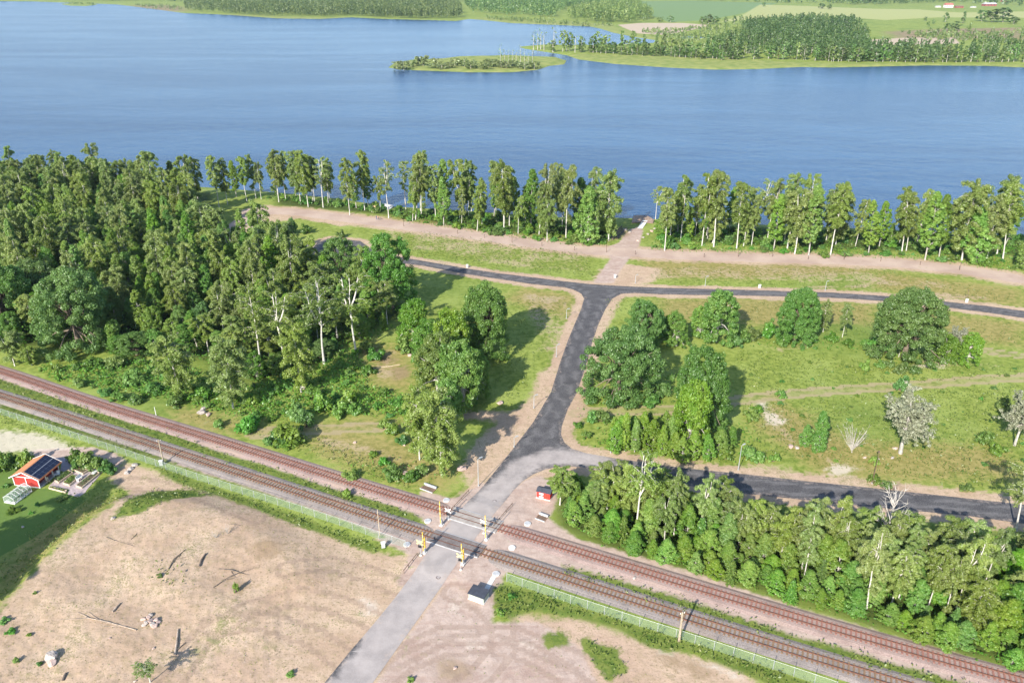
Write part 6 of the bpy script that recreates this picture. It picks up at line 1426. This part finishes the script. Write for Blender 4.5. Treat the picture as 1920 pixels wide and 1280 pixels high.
# ------------------------------------------------------------------ farm beyond the far fields
def far_house(x, y, wpx, hpx, m_, roofm, label, rz=.1):
    X, Y = G(x, y); s = pxm(y); w_, h_ = wpx / s, hpx / s; d_ = w_ * .55
    root = thing('farmhouse', (X, Y, 0), rz, label=label, cat='house')
    MB().prism([(-w_ / 2, 0), (w_ / 2, 0), (w_ / 2, d_), (-w_ / 2, d_)], 0, h_ * .62).build('walls', m_, root)
    m = MB(); m._add([(-w_ * .53, -.6, h_ * .6), (w_ * .53, -.6, h_ * .6), (w_ * .53, d_ / 2, h_), (-w_ * .53, d_ / 2, h_), (-w_ * .53, d_ + .6, h_ * .6), (w_ * .53, d_ + .6, h_ * .6)], [(0, 1, 2, 3), (3, 2, 5, 4), (0, 3, 4), (1, 5, 2)]); m.build('roof', roofm, root)
    for q in (-.28, 0, .28): MB().box((q * w_, -.05, h_ * .36), (w_ * .1, .1, h_ * .22)).build('window', M_BLACK, root)
    MB().box((w_ * .2, d_ / 2, h_ * 1.03), (.8, .8, h_ * .16)).build('chimney', M_PINKROCK, root)
far_house(1780, 15, 15, 8, M_CONC, plain('red_roof', (.35, .12, .09)), 'white farmhouse among the far fields'); far_house(1800, 15.5, 14, 4, plain('brick_red', (.28, .08, .06)), plain('brown_roof', (.22, .12, .09)), 'low red shed right of the white farmhouse'); far_house(1858, 12, 22, 6, plain('barn_red', (.26, .08, .07)), M_CONCG, 'long red barn with a grey roof beyond the far fields')
far_house(1760, 14.5, 9, 3, M_CONC, M_CONCG, 'low white outbuilding left of the white farmhouse'); far_house(1884, 4, 10, 5, plain('ochre_red', (.4, .12, .08)), plain('red_roof', (.35, .12, .09)), 'small red house at the top right edge'); far_house(1826, 15, 9, 2.5, M_CONC, M_CONCG, 'low pale shed between the farmhouse and the barn')

# ------------------------------------------------------------------ air
hz = bpy.data.materials.new('haze'); hz.use_nodes = True; ht = hz.node_tree; ht.nodes.clear(); hout = ht.nodes.new('ShaderNodeOutputMaterial'); hv = ht.nodes.new('ShaderNodeVolumePrincipled')
hv.inputs['Color'].default_value = (.62, .78, 1.0, 1); hv.inputs['Density'].default_value = HAZE; hv.inputs['Anisotropy'].default_value = .2; ht.links.new(hv.outputs[0], hout.inputs['Volume'])
if HAZE > 0: MB().box((0, 5600, 40), (44000, 12000, 92)).build('haze', hz)['kind'] = 'stuff'

# ------------------------------------------------------------------ labels that tell neighbours apart
MARKS = [('the vivid green tree', (245, 510)), ('the forked bare birch', (525, 600)), ('the turning circle oak', (640, 500)), ('the heavy round oak', (733, 505)), ('the tall dark oak', (915, 590)), ('the bright bushy tree', (868, 705)), ('the railway birch', (341, 690)), ('the left edge oak', (20, 540)), ('the small railway birch', (28, 655)), ('the tall lower-road birch', (1192, 925)), ('the leaning birch', (1710, 1035)), ('the tall leaning birch', (1815, 1075)), ('the soft crown birch', (829, 815)),
         ('the red hut', (1019, 922)), ('the grey kiosk', (897, 1115)), ('the level crossing', (865, 1000)), ('the red cottage', (70, 885)), ('the pale landing platform', (722, 389)), ('the timber lake deck', (1205, 413)), ('the lake street junction', (1120, 541)),
         ('the lower road fork', (1045, 850)), ('the asphalt turning circle', (645, 460)), ('the great round oak', (1694, 590)), ('the grey meadow tree', (1697, 800)), ('the fan-shaped dead shrub', (1597, 822)), ('the left utility pole', (303, 845)), ('the right utility pole', (1277, 1175)),
         ('the gravel ramp foot', (410, 450)), ('the spreading grey-green oak', (150, 560)), ('the fallen pale log', (720, 688)), ('the rocky outcrop', (383, 772)), ('the rocks at the wood edge', (568, 725)), ('the left end of the wood', (0, 320)), ('the upper track end', (0, 694)),
         ('the bottom right corner', (1920, 1280)), ('the lower road end', (1900, 960)), ('the leafless grey tree', (1645, 965)), ('the wide roadside oak', (1160, 665)), ('the blue-green round tree', (1490, 590)), ('the small island', (850, 120)), ('the white farmhouse', (1780, 12)), ('the right end of the lane', (1910, 520)),
         ('the far channel mouth', (1065, 103)), ('the tilled far field', (1240, 52)), ('the far right shore', (1915, 120)), ('the far wood front', (1600, 105)), ('the stone pile', (283, 1165)), ('the bottom left corner', (0, 1280)), ('the tall birch by the ramp', (393, 430)), ('the lower drain pit', (1012, 975)), ('the lamp at the fork', (1146, 825))]
TENS = ['', '', 'twenty', 'thirty', 'forty', 'fifty', 'sixty', 'seventy', 'eighty', 'ninety']; ONES = ['', 'first', 'second', 'third', 'fourth', 'fifth', 'sixth', 'seventh', 'eighth', 'ninth', 'tenth', 'eleventh', 'twelfth', 'thirteenth', 'fourteenth', 'fifteenth', 'sixteenth', 'seventeenth', 'eighteenth', 'nineteenth']
def ordinal(n):
    if n < 20: return ONES[n]
    if n % 10 == 0: return TENS[n // 10][:-1] + 'ieth'
    return TENS[n // 10] + '-' + ONES[n % 10]
by_look = {}
for o, look, at in THINGS: by_look.setdefault(look, []).append((o, at))
for look, items in by_look.items():
    best = {}
    for nm, mp in MARKS:
        order = sorted(items, key=lambda q: (q[1][0] - mp[0]) ** 2 + (q[1][1] - mp[1]) ** 2)
        for r_, (o, _) in enumerate(order[:99], 1):
            if o.name not in best or r_ < best[o.name][0]: best[o.name] = (r_, nm)
    for o, _ in items:
        r_, nm = best[o.name]
        o['label'] = f"{look}, {'nearest' if r_ == 1 else ordinal(r_) + ' nearest'} to {nm}"
